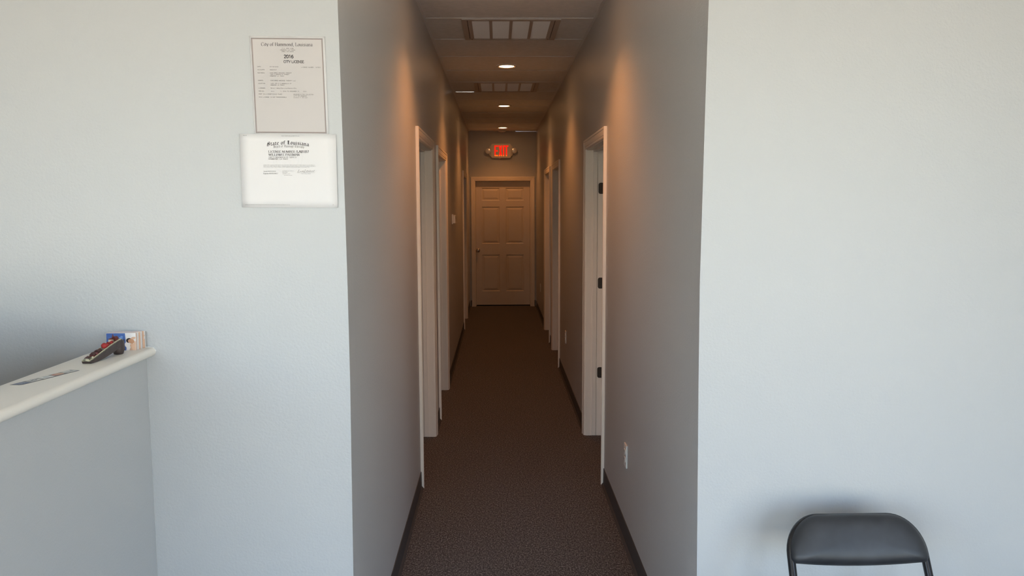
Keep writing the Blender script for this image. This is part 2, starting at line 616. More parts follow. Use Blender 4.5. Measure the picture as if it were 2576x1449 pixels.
# ------------------------------------------------------------------ baseboards (rubber cove base)
BPROF = [(0, 0), (.016, 0), (.013, .006), (.0055, .014), (.004, .098), (.003, .1015), (0, .1015)]
def base_run(par, mapf, s0, s1):
    bm = bmesh.new()
    A = [bm.verts.new(mapf(s0, t, z)) for t, z in BPROF]
    B = [bm.verts.new(mapf(s1, t, z)) for t, z in BPROF]
    k = len(BPROF)
    for i in range(k):
        bm.faces.new((A[i], A[(i+1) % k], B[(i+1) % k], B[i]))
    bm.faces.new(A[::-1]); bm.faces.new(B)
    o = obj('base_strip', bm, m_base, par)
    return o
for nm, X, side, doors in (('baseboard_left', XL, -1, DOORS_L), ('baseboard_right', XR, 1, DOORS_R)):
    par = sempty(nm, 'dark grey rubber base strip along the ' + ('thermostat' if side < 0 else 'outlet') + ' side of the hallway')
    mf = lambda s, t, z, X=X, side=side: (X - side * t, s, z)
    y = YF + .001
    for a, b in doors:
        base_run(par, mf, y, a)
        y = b
    base_run(par, mf, y, YE - .002)
par = sempty('baseboard_end', 'dark grey rubber base strip beside the end door')
mf = lambda s, t, z: (s, YE - t, z)
base_run(par, mf, XL + .016, EX0)
base_run(par, mf, EX1, XR - .016)
par = sempty('baseboard_front', 'dark grey rubber base strip under the front walls')
mf = lambda s, t, z: (s, YF - t, z)
base_run(par, mf, -1.076, XL)
base_run(par, mf, XR, OX1)

# ------------------------------------------------------------------ suspended ceiling of the hallway
GRID = [2.560, 3.215, 3.874, 4.534, 5.194, 5.844, 6.508, 7.175, 7.842, 8.500, 9.138, 9.795, 10.452, 11.110, 11.768, 12.425, YE - .012]
VX0, VX1 = -.222, .405
VENT_ROWS = (4, 8)
for i, (a, b) in enumerate(zip(GRID, GRID[1:])):
    spans = [(XL + .012, XR - .012)]
    if i in VENT_ROWS:
        spans = [(XL + .012, VX0 - .002), (VX1 + .002, XR - .012)]
    for (p, q) in spans:
        dz = random.uniform(0, .0025)
        bm = bmesh.new()
        bx(bm, p, q, a + .003, b - .003, H + .004 + dz, H + .020)
        obj('ceiling_tile', bm, m_tile, ceiling)
bm = bmesh.new()
bx(bm, XL, XR, YF + .0, GRID[0] - .003, H + .004, H + .02)
obj('ceiling_tile', bm, m_tile, ceiling)
for i, y in enumerate(GRID):
    bm = bmesh.new()
    bx(bm, XL, XR, y - .010, y + .010, H, H + .003)
    obj('grid_bar', bm, m_bar, ceiling)
for x0, x1 in ((XL, XL + .018), (XR - .018, XR)):
    bm = bmesh.new()
    bx(bm, x0, x1, GRID[0], YE, H + .0005, H + .0035)
    obj('wall_angle', bm, m_bar, ceiling)

# ------------------------------------------------------------------ return air grilles
def grille(y0, y1, label):
    t = thing('return_air_grille', label, 'air vent', (0, 0, H), group='return air grilles')
    z0, z1 = -.005, .004
    # outer flange as four strips
    fl = .033
    bm = bmesh.new()
    for g in ((VX0, VX0 + fl, y0, y1), (VX1 - fl, VX1, y0, y1), (VX0 + fl, VX1 - fl, y0, y0 + .018), (VX0 + fl, VX1 - fl, y1 - .018, y1)):
        bx(bm, *g, z0, z1)
    obj('flange', bm, m_vent, t)
    a, b = VX0 + fl + .004, VX1 - fl - .004
    c, d_ = y0 + .021, y1 - .021
    # hinged door frame, a narrow dark gap around it
    bm = bmesh.new()
    for g in ((a, a + .026, c, d_), (b - .026, b, c, d_), (a + .026, b - .026, c, c + .022), (a + .026, b - .026, d_ - .022, d_)):
        bx(bm, *g, z0 + .001, z1)
    obj('door_frame', bm, m_vent, t)
    bm = bmesh.new()
    bx(bm, VX0 + .005, VX1 - .005, y0 + .005, y1 - .005, z1, z1 + .004)
    obj('backing', bm, m_dark, t)
    pa, pb_ = a + .026, b - .026
    w = (pb_ - pa - 3 * .020) / 4
    for k in range(4):
        x = pa + k * (w + .020)
        bm = bmesh.new()
        bx(bm, x, x + w, c + .022, d_ - .022, z0 + .003, z1)
        obj('filter_pane', bm, m_filter, t)
        if k < 3:
            bm = bmesh.new()
            bx(bm, x + w, x + w + .020, c + .022, d_ - .022, z0 + .001, z1)
            obj('divider', bm, m_vent, t)
    for x in (a + .012, b - .012):
        bm = bmesh.new()
        lathe(bm, [(.006, -.0075), (.006, z0 + .001)], (x, d_ - .011, 0), 'Z', 10)
        obj('latch', bm, m_knob, t)
grille(GRID[4] + .010, GRID[5] - .010, 'nearer ceiling grille with four bright filter panes, close above the entrance')
grille(GRID[8] + .010, GRID[9] - .010, 'farther dim ceiling grille with four panes, between the first and second lights')

# ------------------------------------------------------------------ recessed lights
def downlight(y, label, k=1.0):
    t = thing('recessed_light', label, 'ceiling light', (.081, y, H), group='hallway recessed lights')
    bm = bmesh.new()
    lathe(bm, [(.066, .004), (.086, .004), (.0875, -.001), (.084, -.005), (.070, -.007), (.066, -.003)], seg=40)
    obj('trim_ring', bm, m_ring, t, True)
    bm = bmesh.new()
    lathe(bm, [(.066, .004), (.066, -.002), (.050, -.005), (.02, -.0065), (.001, -.007)], seg=40)
    obj('lens', bm, m_lens, t, True)
    d = bpy.data.lights.new('lamp', 'SPOT')
    d.energy = LAMP_WATTS * k
    d.color = LAMP_COL
    d.spot_size = math.radians(126)
    d.spot_blend = 0.75
    d.shadow_soft_size = .03
    o = bpy.data.objects.new('lamp', d)
    C.objects.link(o)
    o.parent = t
    o.location = (0, 0, -.062)
downlight(4.16, 'recessed ceiling light nearest the waiting room, above the first doorways', 1.45)
downlight(6.933, 'largest glowing recessed ceiling light, just past the bright grille', 1.1)
downlight(9.691, 'middle glowing recessed ceiling light beyond the dim grille')
downlight(12.433, 'smallest glowing recessed ceiling light just before the exit sign', 0.60)

# bright polished bar lengths that catch the daylight
def glint(x0, x1, y, z, tilt, parent):
    bm = bmesh.new()
    dz = .008
    P = [(x0, y, z), (x1, y, z), (x1, y + dz * math.sin(tilt), z - dz * math.cos(tilt)), (x0, y + dz * math.sin(tilt), z - dz * math.cos(tilt))]
    prism(bm, [(0, 0), (1, 0), (1, 1), (0, 1)], 0, .0015, lambda a, b, h: (x0 + (x1 - x0) * a, y + dz * b * math.sin(tilt) + h, z - dz * b * math.cos(tilt)))
    o = obj('bright_edge', bm, m_bright, parent)
    o['label'] = 'bare bright metal edge catching daylight'
glint(-.428, -.240, 8.486, H + .001, math.radians(9), ceiling)
glint(.29, .622, YE - .030, H + .001, math.radians(7), ceiling)

# smoke detector
t = thing('smoke_detector', 'small round smoke detector on the ceiling above the exit sign', 'smoke detector', (.076, 12.92, H))
bm = bmesh.new()
lathe(bm, [(.062, .003), (.062, -.006), (.059, -.008)], seg=32)
obj('base_plate', bm, m_plate, t)
bm = bmesh.new()
lathe(bm, [(.057, -.007), (.057, -.014), (.050, -.021), (.03, -.024), (.001, -.025)], seg=32)
obj('cover', bm, m_plate, t, True)

# ------------------------------------------------------------------ exit sign
m_sign = mat('sign_housing', (0.78, 0.70, 0.62), 0.45, 0.4)
m_led = mat('exit_letter_glow', (0.3, 0.01, 0.005), .5, .3, emit=(1.0, 0.012, 0.004), estr=1.15)
m_glow = mat('exit_glow_strip', (0.3, 0.05, 0.01), .5, .3, emit=(1.0, 0.16, 0.012), estr=1.15)  # orange strip painting the brighter lower glow of each letter
m_head = mat('lamp_head', (0.75, 0.68, 0.60), 0.25, 0.6)
m_glass = mat('faceted_lens', (0.80, 0.74, 0.66), 0.3, 0.6, metal=0.35)

t = thing('exit_sign', 'lit red EXIT sign with two round lamp heads above the end door', 'exit sign', (.057, YE, 2.516))
def octo(w, h, c):
    return [(-w + c, -h), (w - c, -h), (w - c * .3, -h + c * .3), (w, -h + c), (w, h - c), (w - c * .3, h - c * .3), (w - c, h), (-w + c, h), (-w + c * .3, h - c * .3), (-w, h - c), (-w, -h + c), (-w + c * .3, -h + c * .3)]
bm = bmesh.new()
prism(bm, octo(.193, .092, .05), 0, -.030, lambda a, b, h: (a, h, b))
obj('housing', bm, m_sign, t)
bm = bmesh.new()
prism(bm, octo(.160, .1125, .025), -.030, -.046, lambda a, b, h: (a, h, b))
bevel_all(bm, .002, 1)
obj('face_plate', bm, m_sign, t)
def letter(polys, glow_spans):
    bm = bmesh.new()
    for q in polys:
        prism(bm, q, -.0455, -.0475, lambda a, b, h: (a, h, b))
    o = obj('letter', bm, m_led, t)
    bm = bmesh.new()
    for x0, x1 in glow_spans:
        prism(bm, [(x0, -hh + .001), (x1, -hh + .001), (x1, -hh + .017), (x0, -hh + .017)], -.0474, -.0479, lambda a, b, h: (a, h, b))
    obj('glow_strip', bm, m_glow, o)
hh = .085
lx = -.106
letter([[(lx, -hh), (lx + .020, -hh), (lx + .020, hh), (lx, hh)], [(lx + .020, hh - .020), (lx + .060, hh - .020), (lx + .060, hh), (lx + .020, hh)],
        [(lx + .020, -.012), (lx + .054, -.012), (lx + .054, .009), (lx + .020, .009)], [(lx + .020, -hh), (lx + .060, -hh), (lx + .060, -hh + .020), (lx + .020, -hh + .020)]], [(lx + .003, lx + .058)])
lx = -.038
letter([[(lx, -hh), (lx + .022, -hh), (lx + .058, hh), (lx + .036, hh)], [(lx + .036, -hh), (lx + .058, -hh), (lx + .022, hh), (lx, hh)]], [(lx + .004, lx + .021), (lx + .037, lx + .054)])
lx = .030
letter([[(lx, -hh), (lx + .021, -hh), (lx + .021, hh), (lx, hh)]], [(lx + .002, lx + .019)])
lx = .055
letter([[(lx, hh - .021), (lx + .062, hh - .021), (lx + .062, hh), (lx, hh)], [(lx + .0205, -hh), (lx + .0415, -hh), (lx + .0415, hh - .021), (lx + .0205, hh - .021)]], [(lx + .0225, lx + .0395)])
for x, z in ((-.207, -.004), (.208, .002)):
    bm = bmesh.new()
    lathe(bm, [(.014, -.004), (.014, -.020), (.034, -.024), (.043, -.030), (.045, -.058), (.0445, -.062), (.039, -.062)], (x, 0, z), 'Y', 24)
    hd = obj('lamp_head', bm, m_head, t, True)
    bm = bmesh.new()
    lathe(bm, [(.040, -.060), (.038, -.066), (.02, -.070), (.001, -.071)], (x, 0, z), 'Y', 12)
    obj('lens', bm, m_glass, hd)
bm = bmesh.new()
lathe(bm, [(.004, -.030), (.004, -.036), (.002, -.039)], (-.018, 0, -.1165), 'Y', 8)
obj('indicator_light', bm, mat('indicator_glow', (.4, .02, .01), .4, emit=(1, .05, .02), estr=1.5), t)

# ------------------------------------------------------------------ thermostat and outlets
t = thing('thermostat', 'small white wall thermostat between the doorways', 'thermostat', (XL, 8.17, 1.519))
obj('base_plate', rbox(0, .012, -.050, .050, -.050, .050, .003), m_plate, t)
obj('cover', rbox(.012, .036, -.044, .044, -.043, .043, .006, 3), m_plate, t)
m_scr = mat('lcd_glass', (.10, .11, .09), .15, .6)
obj('display', rbox(.0355, .0375, -.028, .010, .004, .030, .001), m_scr, t)
obj('slider', rbox(.036, .041, -.030, -.018, -.034, -.026, .001), m_bar, t)
obj('lever', rbox(.014, .022, .044, .058, -.040, -.036, .001), m_bar, t)

m_slot = mat('outlet_slot', (.03, .028, .026), .6)
m_recept = mat('outlet_face', (.70, .68, .64), .4, .5)
def outlet(y, z, label):
    t = thing('power_outlet', label, 'power outlet', (XR, y, z), group='outlets along the hallway')
    pl = obj('cover_plate', rbox(-.0075, 0, -.036, .036, -.058, .058, .0045, 2), m_plate, t)
    for dz in (-.0195, .0195):
        bm = bmesh.new()
        poly = []
        for k in range(24):
            an = 2 * math.pi * k / 24
            poly.append((.0172 * math.cos(an), max(-.0132, min(.0132, .0172 * math.sin(an))) + dz))
        prism(bm, poly, -.0070, -.0105, lambda a, b, h: (h, a, b))
        r = obj('receptacle', bm, m_recept, t)
        for dy in (-.0065, .0065):
            obj('slot', rbox(-.0111, -.0100, dy - .001, dy + .001, dz - .001, dz + .008, .0002, 1), m_slot, r)
    bm = bmesh.new()
    lathe(bm, [(.0035, -.0070), (.0035, -.0086), (.002, -.0092)], (0, 0, 0), 'X', 10)
    obj('screw', bm, m_knob, t)
outlet(3.830, .441, 'white outlet plate low on the wall nearest the entrance, before the doorways')
outlet(7.350, .444, 'white outlet plate low on the wall between two doorways')
outlet(11.774, .441, 'dim outlet plate low on the wall close to the end door')

# ------------------------------------------------------------------ reception half wall with its ledge
bm = bmesh.new()
bx(bm, -1.190, -1.078, .95, YF, 0, 1.208)
hw = struct(obj('wall_reception', bm, m_wall), 'low grey half wall in front of the reception area')
ZC = 1.2385
prof = []
r = .0135
for k in range(9):
    an = math.radians(-90 + k * 22.5)
    prof.append((-1.049 - r + r * math.cos(an), ZC - r + r * math.sin(an)))
for k in range(9):
    an = math.radians(90 + k * 22.5)
    prof.append((-1.2135 + r + r * math.cos(an), ZC - r + r * math.sin(an)))
bm = bmesh.new()
prism(bm, prof, .93, YF, lambda a, b, h: (a, h, b))
cap = auto_smooth(obj('ledge_cap', bm, m_cap, hw), 35)
cap['label'] = 'cream rounded ledge cap'
# caulk bead where the cap meets the front wall
bm = bmesh.new()
tube(bm, [(-1.205, YF - .002, ZC + .0005), (-1.070, YF - .001, ZC + .0005), (-1.056, YF - .001, ZC - .002), (-1.0485, YF - .001, ZC - .012)], .0015, 8)
obj('caulk_bead', bm, mat('caulk', (.86, .85, .83), .4), hw)
bm = bmesh.new()
tube(bm, [(-1.077, YF - .001, 0.1), (-1.077, YF - .001, 1.208)], .0014, 8)
obj('corner_bead', bm, m_wall, hw)

# ------------------------------------------------------------------ lettering engine (broad-nib strokes)
GL = {
'A': (6.2, ['0.1,0 3.1,7', '3.1,7 6.1,0', '1.2,2.3 5,2.3']),
'B': (5.4, ['.7,0 .7,7', '~.7,7 3,7 4.4,6.1 4.2,4.5 3,3.8 .7,3.8', '~.7,3.8 3.2,3.8 4.9,2.8 4.7,.9 3.2,0 .7,0']),
'C': (6, ['~5.5,5.4 4.6,6.7 3.1,7.1 1.3,6.2 .5,3.5 1.3,.8 3.1,-.1 4.6,.3 5.6,1.5']),
'D': (6, ['.7,0 .7,7', '~.7,7 3,7 4.9,5.9 5.5,3.5 4.9,1.1 3,0 .7,0']),
'E': (5.2, ['.7,0 .7,7', '.7,7 4.6,7', '.7,3.7 3.8,3.7', '.7,0 4.8,0', '4.6,7 4.6,5.6', '4.8,0 4.8,1.4']),
'F': (5, ['.7,0 .7,7', '.7,7 4.6,7', '.7,3.7 3.8,3.7']),
'G': (6.3, ['~5.6,5.4 4.6,6.7 3.1,7.1 1.3,6.2 .5,3.5 1.3,.8 3.1,-.1 4.6,.2 5.6,1', '5.6,0.6 5.6,3', '4,3 6.1,3']),
'H': (6.2, ['.8,0 .8,7', '5.4,0 5.4,7', '.8,3.6 5.4,3.6']),
'I': (2.8, ['1.4,0 1.4,7']),
'J': (4, ['~3,7 3,1.6 2,0 .6,.8']),
'K': (6, ['.8,0 .8,7', '.8,2.8 5,7', '2.4,4.2 5.6,0']),
'L': (5.2, ['.8,0 .8,7', '.8,0 4.8,0', '4.8,0 4.9,1.5']),
'M': (7.6, ['.8,0 .8,7', '.8,7 3.8,.2', '3.8,.2 6.8,7', '6.8,7 6.8,0']),
'N': (6.2, ['.8,0 .8,7', '.8,7 5.4,0', '5.4,0 5.4,7']),
'O': (6.4, ['~3.2,7.1 1.2,6 .5,3.5 1.2,1 3.2,-.1 5.2,1 5.9,3.5 5.2,6 3.2,7.1']),
'P': (5.2, ['.8,0 .8,7', '~.8,7 3,7 4.6,6.3 4.7,4.6 3.4,3.4 .8,3.4']),
'Q': (6.4, ['~3.2,7.1 1.2,6 .5,3.5 1.2,1 3.2,-.1 5.2,1 5.9,3.5 5.2,6 3.2,7.1', '3.4,1.6 5.9,-.8']),
'R': (5.9, ['.8,0 .8,7', '~.8,7 3,7 4.6,6.3 4.7,4.6 3.4,3.5 .8,3.5', '2.8,3.4 5.6,0']),
'S': (4.9, ['~4.3,5.7 3.5,6.9 2.3,7.1 .9,6.4 .8,4.8 2.4,3.7 4.1,2.6 4.3,1 3,-.1 1.6,0 .5,1.5']),
'T': (5.6, ['2.8,0 2.8,7', '.3,7 5.3,7', '.3,7 .3,5.7', '5.3,7 5.3,5.7']),
'U': (6.2, ['~.8,7 .8,1.8 1.8,.1 3.1,-.1 4.5,.1 5.4,1.8 5.4,7']),
'V': (6, ['.1,7 3,0', '3,0 5.9,7']),
'W': (8.6, ['.1,7 2.3,0', '2.3,0 4.3,6.4', '4.3,6.4 6.3,0', '6.3,0 8.5,7']),
'X': (6, ['.3,0 5.7,7', '.3,7 5.7,0']),
'Y': (5.8, ['.1,7 2.9,3.4', '5.7,7 2.9,3.4', '2.9,3.4 2.9,0']),
'Z': (5.4, ['.4,7 5,7', '5,7 .4,0', '.4,0 5,0']),
'a': (4.2, ['~.7,3.7 1.4,4.6 2.4,4.6 3.1,3.9 3.1,.9', '~3.1,2.9 1.4,2.4 .6,1.3 1.3,.1 2.4,.3 3.1,1.2', '3.1,.9 3.4,.1 4,.4']),
'b': (4.6, ['.8,7 .8,.2', '~.8,3.6 2.2,4.7 3.8,3.6 4,2 3,.1 1.6,0 .8,.8']),
'c': (4, ['~3.5,3.7 2.6,4.7 1.3,4.3 .5,2.4 1.2,.3 2.5,0 3.6,1']),
'd': (4.7, ['3.7,7 3.7,.1', '~3.7,3.7 2.5,4.7 1,4 .5,2.2 1.1,.3 2.4,0 3.7,1', '3.7,.2 4.4,.2']),
'e': (4.1, ['.6,2.6 3.5,2.6', '~3.5,2.6 3.1,4.2 2,4.7 .8,3.8 .5,2.2 1.2,.3 2.4,0 3.6,1']),
'f': (3.1, ['~3.2,6.4 2.4,7.1 1.5,6.2 1.4,4 1.4,0', '.3,4.6 2.8,4.6']),
'g': (4.4, ['~3.4,3.9 2,4.7 .7,3.6 .9,2.1 2.3,1.6 3.5,2.6 3.4,3.9', '~1.2,1.8 .8,.7 3.3,.2 3.9,-1 2.3,-2.2 .6,-1.5 .9,-.3']),
'h': (4.8, ['.8,7 .8,0', '~.8,3.4 2.2,4.7 3.6,4.2 3.8,3 3.8,0']),
'i': (2.4, ['1.2,4.6 1.2,0', '1.15,6.4 1.25,6.9']),
'j': (2.4, ['~1.4,4.6 1.4,-1 .2,-2', '1.35,6.4 1.45,6.9']),
'k': (4.7, ['.8,7 .8,0', '.8,2 3.8,4.6', '1.8,2.9 4.3,0']),
'l': (2.4, ['1.2,7 1.2,0']),
'm': (7.2, ['.8,4.6 .8,0', '~.8,3.4 2,4.7 3.2,4.3 3.5,3.2 3.5,0', '~3.5,3.4 4.7,4.7 5.9,4.3 6.2,3.2 6.2,0']),
'n': (4.8, ['.8,4.6 .8,0', '~.8,3.4 2.2,4.7 3.6,4.2 3.8,3 3.8,0']),
'o': (4.6, ['~2.3,4.75 .9,4 .5,2.3 .9,.7 2.3,-.1 3.7,.7 4.1,2.3 3.7,4 2.3,4.75']),
'p': (4.6, ['.8,4.6 .8,-2', '~.8,3.6 2.2,4.7 3.8,3.6 4,2 3,.1 1.6,0 .8,.8']),
'q': (4.6, ['3.7,4.6 3.7,-2', '~3.7,3.7 2.5,4.7 1,4 .5,2.2 1.1,.3 2.4,0 3.7,1']),
'r': (3.4, ['.8,4.6 .8,0', '~.8,3.2 1.8,4.5 3.1,4.5']),
's': (3.7, ['~3.2,3.8 2.4,4.7 1.3,4.6 .6,3.8 1.1,2.8 2.7,1.9 3.1,.9 2.2,0 1.2,0 .4,1']),
't': (2.9, ['~1.3,6 1.3,1 1.8,.1 2.8,.6', '.3,4.6 2.7,4.6']),
'u': (4.8, ['~.8,4.6 .8,1.3 1.4,.1 2.6,0 3.8,1.2', '3.8,4.6 3.8,0']),
'v': (4.5, ['.2,4.6 2.2,0', '2.2,0 4.2,4.6']),
'w': (6.6, ['.2,4.6 1.8,0', '1.8,0 3.3,4.2', '3.3,4.2 4.8,0', '4.8,0 6.4,4.6']),
'x': (4.5, ['.4,0 4,4.6', '.4,4.6 4,0']),
'y': (4.5, ['.2,4.6 2.3,.2', '~4.3,4.6 2.3,.2 1.4,-1.7 .5,-2']),
'z': (4, ['.4,4.6 3.5,4.6', '3.5,4.6 .4,0', '.4,0 3.6,0']),
'0': (5, ['~2.5,7 1,6 .6,3.5 1,1 2.5,0 4,1 4.4,3.5 4,6 2.5,7']),
'1': (5, ['2.6,0 2.6,7', '2.6,7 1.2,6']),
'2': (5, ['~.7,5.4 1.4,6.8 2.8,7 4.1,6 3.9,4.4 2.4,2.3 .6,0', '.6,0 4.4,0']),
'3': (5, ['~.8,5.8 1.8,7 3.4,6.9 4,5.5 3.2,4.1 2,3.8', '~2,3.8 3.6,3.4 4.3,2 3.6,.3 2,-.1 .6,.6']),
'4': (5, ['3.4,0 3.4,7', '3.4,7 .4,2', '.4,2 4.7,2']),
'5': (5, ['4.2,7 1.4,7', '1.4,7 1,4', '~1,4 2.6,4.4 4.2,3.4 4.2,1.4 2.8,0 .7,.4']),
'6': (5, ['~4.1,6.6 2.6,6.6 1.1,5 .6,2.6 1.2,.5 2.6,-.1 4,.7 4.3,2.2 3.6,3.9 2.2,4.1 .8,2.9']),
'7': (5, ['.5,7 4.5,7', '4.5,7 2,0']),
'8': (5, ['~2.5,7 1,6.3 1,4.8 2.5,3.8 4.2,2.6 4.2,.9 2.5,-.1 .8,.9 .8,2.6 2.5,3.8 4,4.8 4,6.3 2.5,7']),
'9': (5, ['~.9,.4 2.4,.4 3.9,2 4.4,4.4 3.8,6.5 2.4,7.1 1,6.3 .7,4.8 1.4,3.1 2.8,2.9 4.2,4.1']),
',': (2.2, ['1.2,.6 1.3,0', '1.3,0 .6,-1.3']), '.': (2.2, ['1,.55 1.2,.05']), ':': (2.4, ['1.1,.55 1.3,.05', '1.1,3.9 1.3,3.4']),
'/': (3.6, ['.2,-.4 3.3,7.2']), '-': (3.4, ['.5,2.6 2.9,2.6']), '(': (2.8, ['~2.3,7.6 1,5.5 .7,3 1,.6 2.3,-1.5']), ')': (2.8, ['~.5,7.6 1.8,5.5 2.1,3 1.8,.6 .5,-1.5']),
'&': (6.2, ['~5.8,3.4 4.4,1 2.4,-.1 .7,1.2 1.2,2.8 3.2,4.4 3.6,6 2.6,7 1.6,6 2,4.4 5.8,0']),
'#': (5, ['1.4,0 2.2,7', '3,0 3.8,7', '.5,2.3 4.4,2.3', '.7,4.7 4.7,4.7']), ' ': (2.7, []),
}
SERIF = {'A': [(.1,0),(6.1,0)], 'B': [(.7,0),(.7,7)], 'D': [(.7,0),(.7,7)], 'E': [(.7,0),(.7,7)], 'F': [(.7,0),(.7,7)], 'H': [(.8,0),(.8,7),(5.4,0),(5.4,7)], 'I': [(1.4,0),(1.4,7)],
 'L': [(.8,0),(.8,7)], 'M': [(.8,0),(.8,7),(6.8,0),(6.8,7)], 'N': [(.8,0),(.8,7),(5.4,7)], 'P': [(.8,0),(.8,7)], 'R': [(.8,0),(.8,7),(5.6,0)], 'T': [(2.8,0)], 'U': [(.8,7),(5.4,7)],
 'W': [(.1,7),(8.5,7),(4.3,6.6)], 'V': [(.1,7),(5.9,7)], 'Y': [(.1,7),(5.7,7),(2.9,0)], 'f': [(1.4,0)], 'i': [(1.2,0)], 'm': [(.8,0),(3.5,0),(6.2,0)], 'n': [(.8,0),(3.8,0)], 'y': [(.2,4.6),(4.3,4.6)], 'd': [], '1': [(2.6,0)], '4': [(3.4,0)], 'l': [(1.2,0)], 'r': [(.8,0)], 'h': [(.8,0),(3.8,0)]}

BLK = {
'S': (6, ['5.2,6.2 4,7.1 2,6.6 1,5.4 2.6,4.3 4.6,3.3 4.8,1.5 3.2,0 1.2,.4 .3,1.3', '2.2,5.5 5.1,4.7', '.9,2.7 4.4,1.8', '1.4,4.4 .6,3.4 2,2.3']),
'L': (5.8, ['1,6.4 2.4,7.1 3.6,6.2', '2.2,6.8 2.2,1 1.2,.2', '3.3,6.4 3.3,1.4', '1.2,.2 2.6,.7 4,0 5.4,.9', '4.6,7.1 3.4,5.8']),
'B': (5.4, ['1.6,6.6 1.6,.6 .6,0', '.5,6.2 2,7.1 4.2,6.6 4.4,5 2.6,4 4.6,3.2 4.7,1 3,0 1.4,.6', '2.6,6.2 2.6,.8']),
'M': (7.6, ['.6,6.2 1.8,7 1.8,.6 .8,0', '1.8,6 3.2,7 3.9,6.2 3.9,.6 3.2,0', '3.9,6 5.4,7 6.4,6.2 6.4,.6 7.2,0']),
'T': (5.8, ['.6,6 1.8,7 4.8,6.6 5.6,7.1', '2.6,6.6 1,4.8 1,1.6 2.6,0 4.8,.9', '3.1,6 3.1,1']),
'a': (4.3, ['.8,4.2 1.8,4.8 3,4.2 3,.8 3.8,.1', '3,2.9 .9,2.2 .9,.6 1.7,0 3,.9']),
'd': (4.3, ['2.2,4.9 1,4 1,.8 2,0 3.2,.8 3.2,4.2 1.3,6.6']),
'e': (4, ['1,.8 1,4 2.2,4.9 3.2,3.9 1,2.4', '1,.8 2,0 3.3,.9']),
'f': (3.2, ['3,6.2 2,6.9 1.3,6 1.3,0', '.3,4.6 2.7,4.6']),
'g': (4.3, ['3.2,4.3 2.2,4.9 1,4 1,1 2,.2 3.2,1.1', '3.2,4.8 3.2,-1 2.2,-1.9 .8,-1.2']),
'h': (4.5, ['.7,6.3 1.2,6.9 1.2,.5 1.8,0', '1.2,3.9 2.6,4.8 3.5,4 3.5,.5 2.8,-1']),
'i': (2.5, ['.5,4.2 1.1,4.8 1.1,.6 1.8,0', '.9,6.2 1.5,6.7']),
'n': (4.6, ['.4,4.2 1,4.8 1,.5 1.6,0', '1,3.9 2.4,4.8 3.3,4 3.3,.5 4,0']),
'o': (4.3, ['1,.8 1,4 2.2,4.9', '1,.8 2,0 3.2,.8', '3.2,.8 3.2,4 2.2,4.9']),
'p': (4.4, ['.4,4.2 1,4.8 1,-1.8', '1,3.9 2.3,4.9 3.4,4 3.4,.9 2.3,0 1,.8']),
'r': (3.3, ['.4,4.2 1,4.8 1,.5 1.6,0', '1,3.9 2.2,4.8 3,4.2']),
's': (4, ['3.2,4.3 2.2,4.9 1,4.2 1.1,3.1 3.1,1.9 3.1,.8 2,0 .7,.7']),
't': (3.1, ['1.2,5.8 1.2,.8 2,0 2.8,.7', '.3,4.6 2.6,4.6']),
'u': (4.6, ['.4,4.2 1,4.8 1,.8 1.9,0 3.2,.9', '2.7,4.3 3.2,4.8 3.2,.6 3.9,0']),
'y': (4.4, ['.4,4.2 1,4.8 1,.9 2,0 3.2,.8', '2.7,4.3 3.2,4.8 3.2,-.8 2.2,-1.9 .8,-1.2']),
' ': (2.6, []),
}

def catmull(P, k=4):
    out = []
    n = len(P)
    for i in range(n - 1):
        p0, p1, p2, p3 = P[max(i-1, 0)], P[i], P[i+1], P[min(i+2, n-1)]
        for j in range(k):
            t = j / k
            out.append(tuple(.5 * (2*p1[c] + (p2[c]-p0[c])*t + (2*p0[c]-5*p1[c]+4*p2[c]-p3[c])*t*t + (3*p1[c]-p0[c]-3*p2[c]+p3[c])*t**3) for c in (0, 1)))
    out.append(P[-1])
    return out

def strokes(ch, k=4, table=None):
    w, S = (table or GL).get(ch, GL[' '])
    out = []
    for s in S:
        sm = s.startswith('~')
        P = [tuple(float(v) for v in q.split(',')) for q in s.lstrip('~').split()]
        out.append(catmull(P, k) if sm and k > 1 else P)
    return w, out

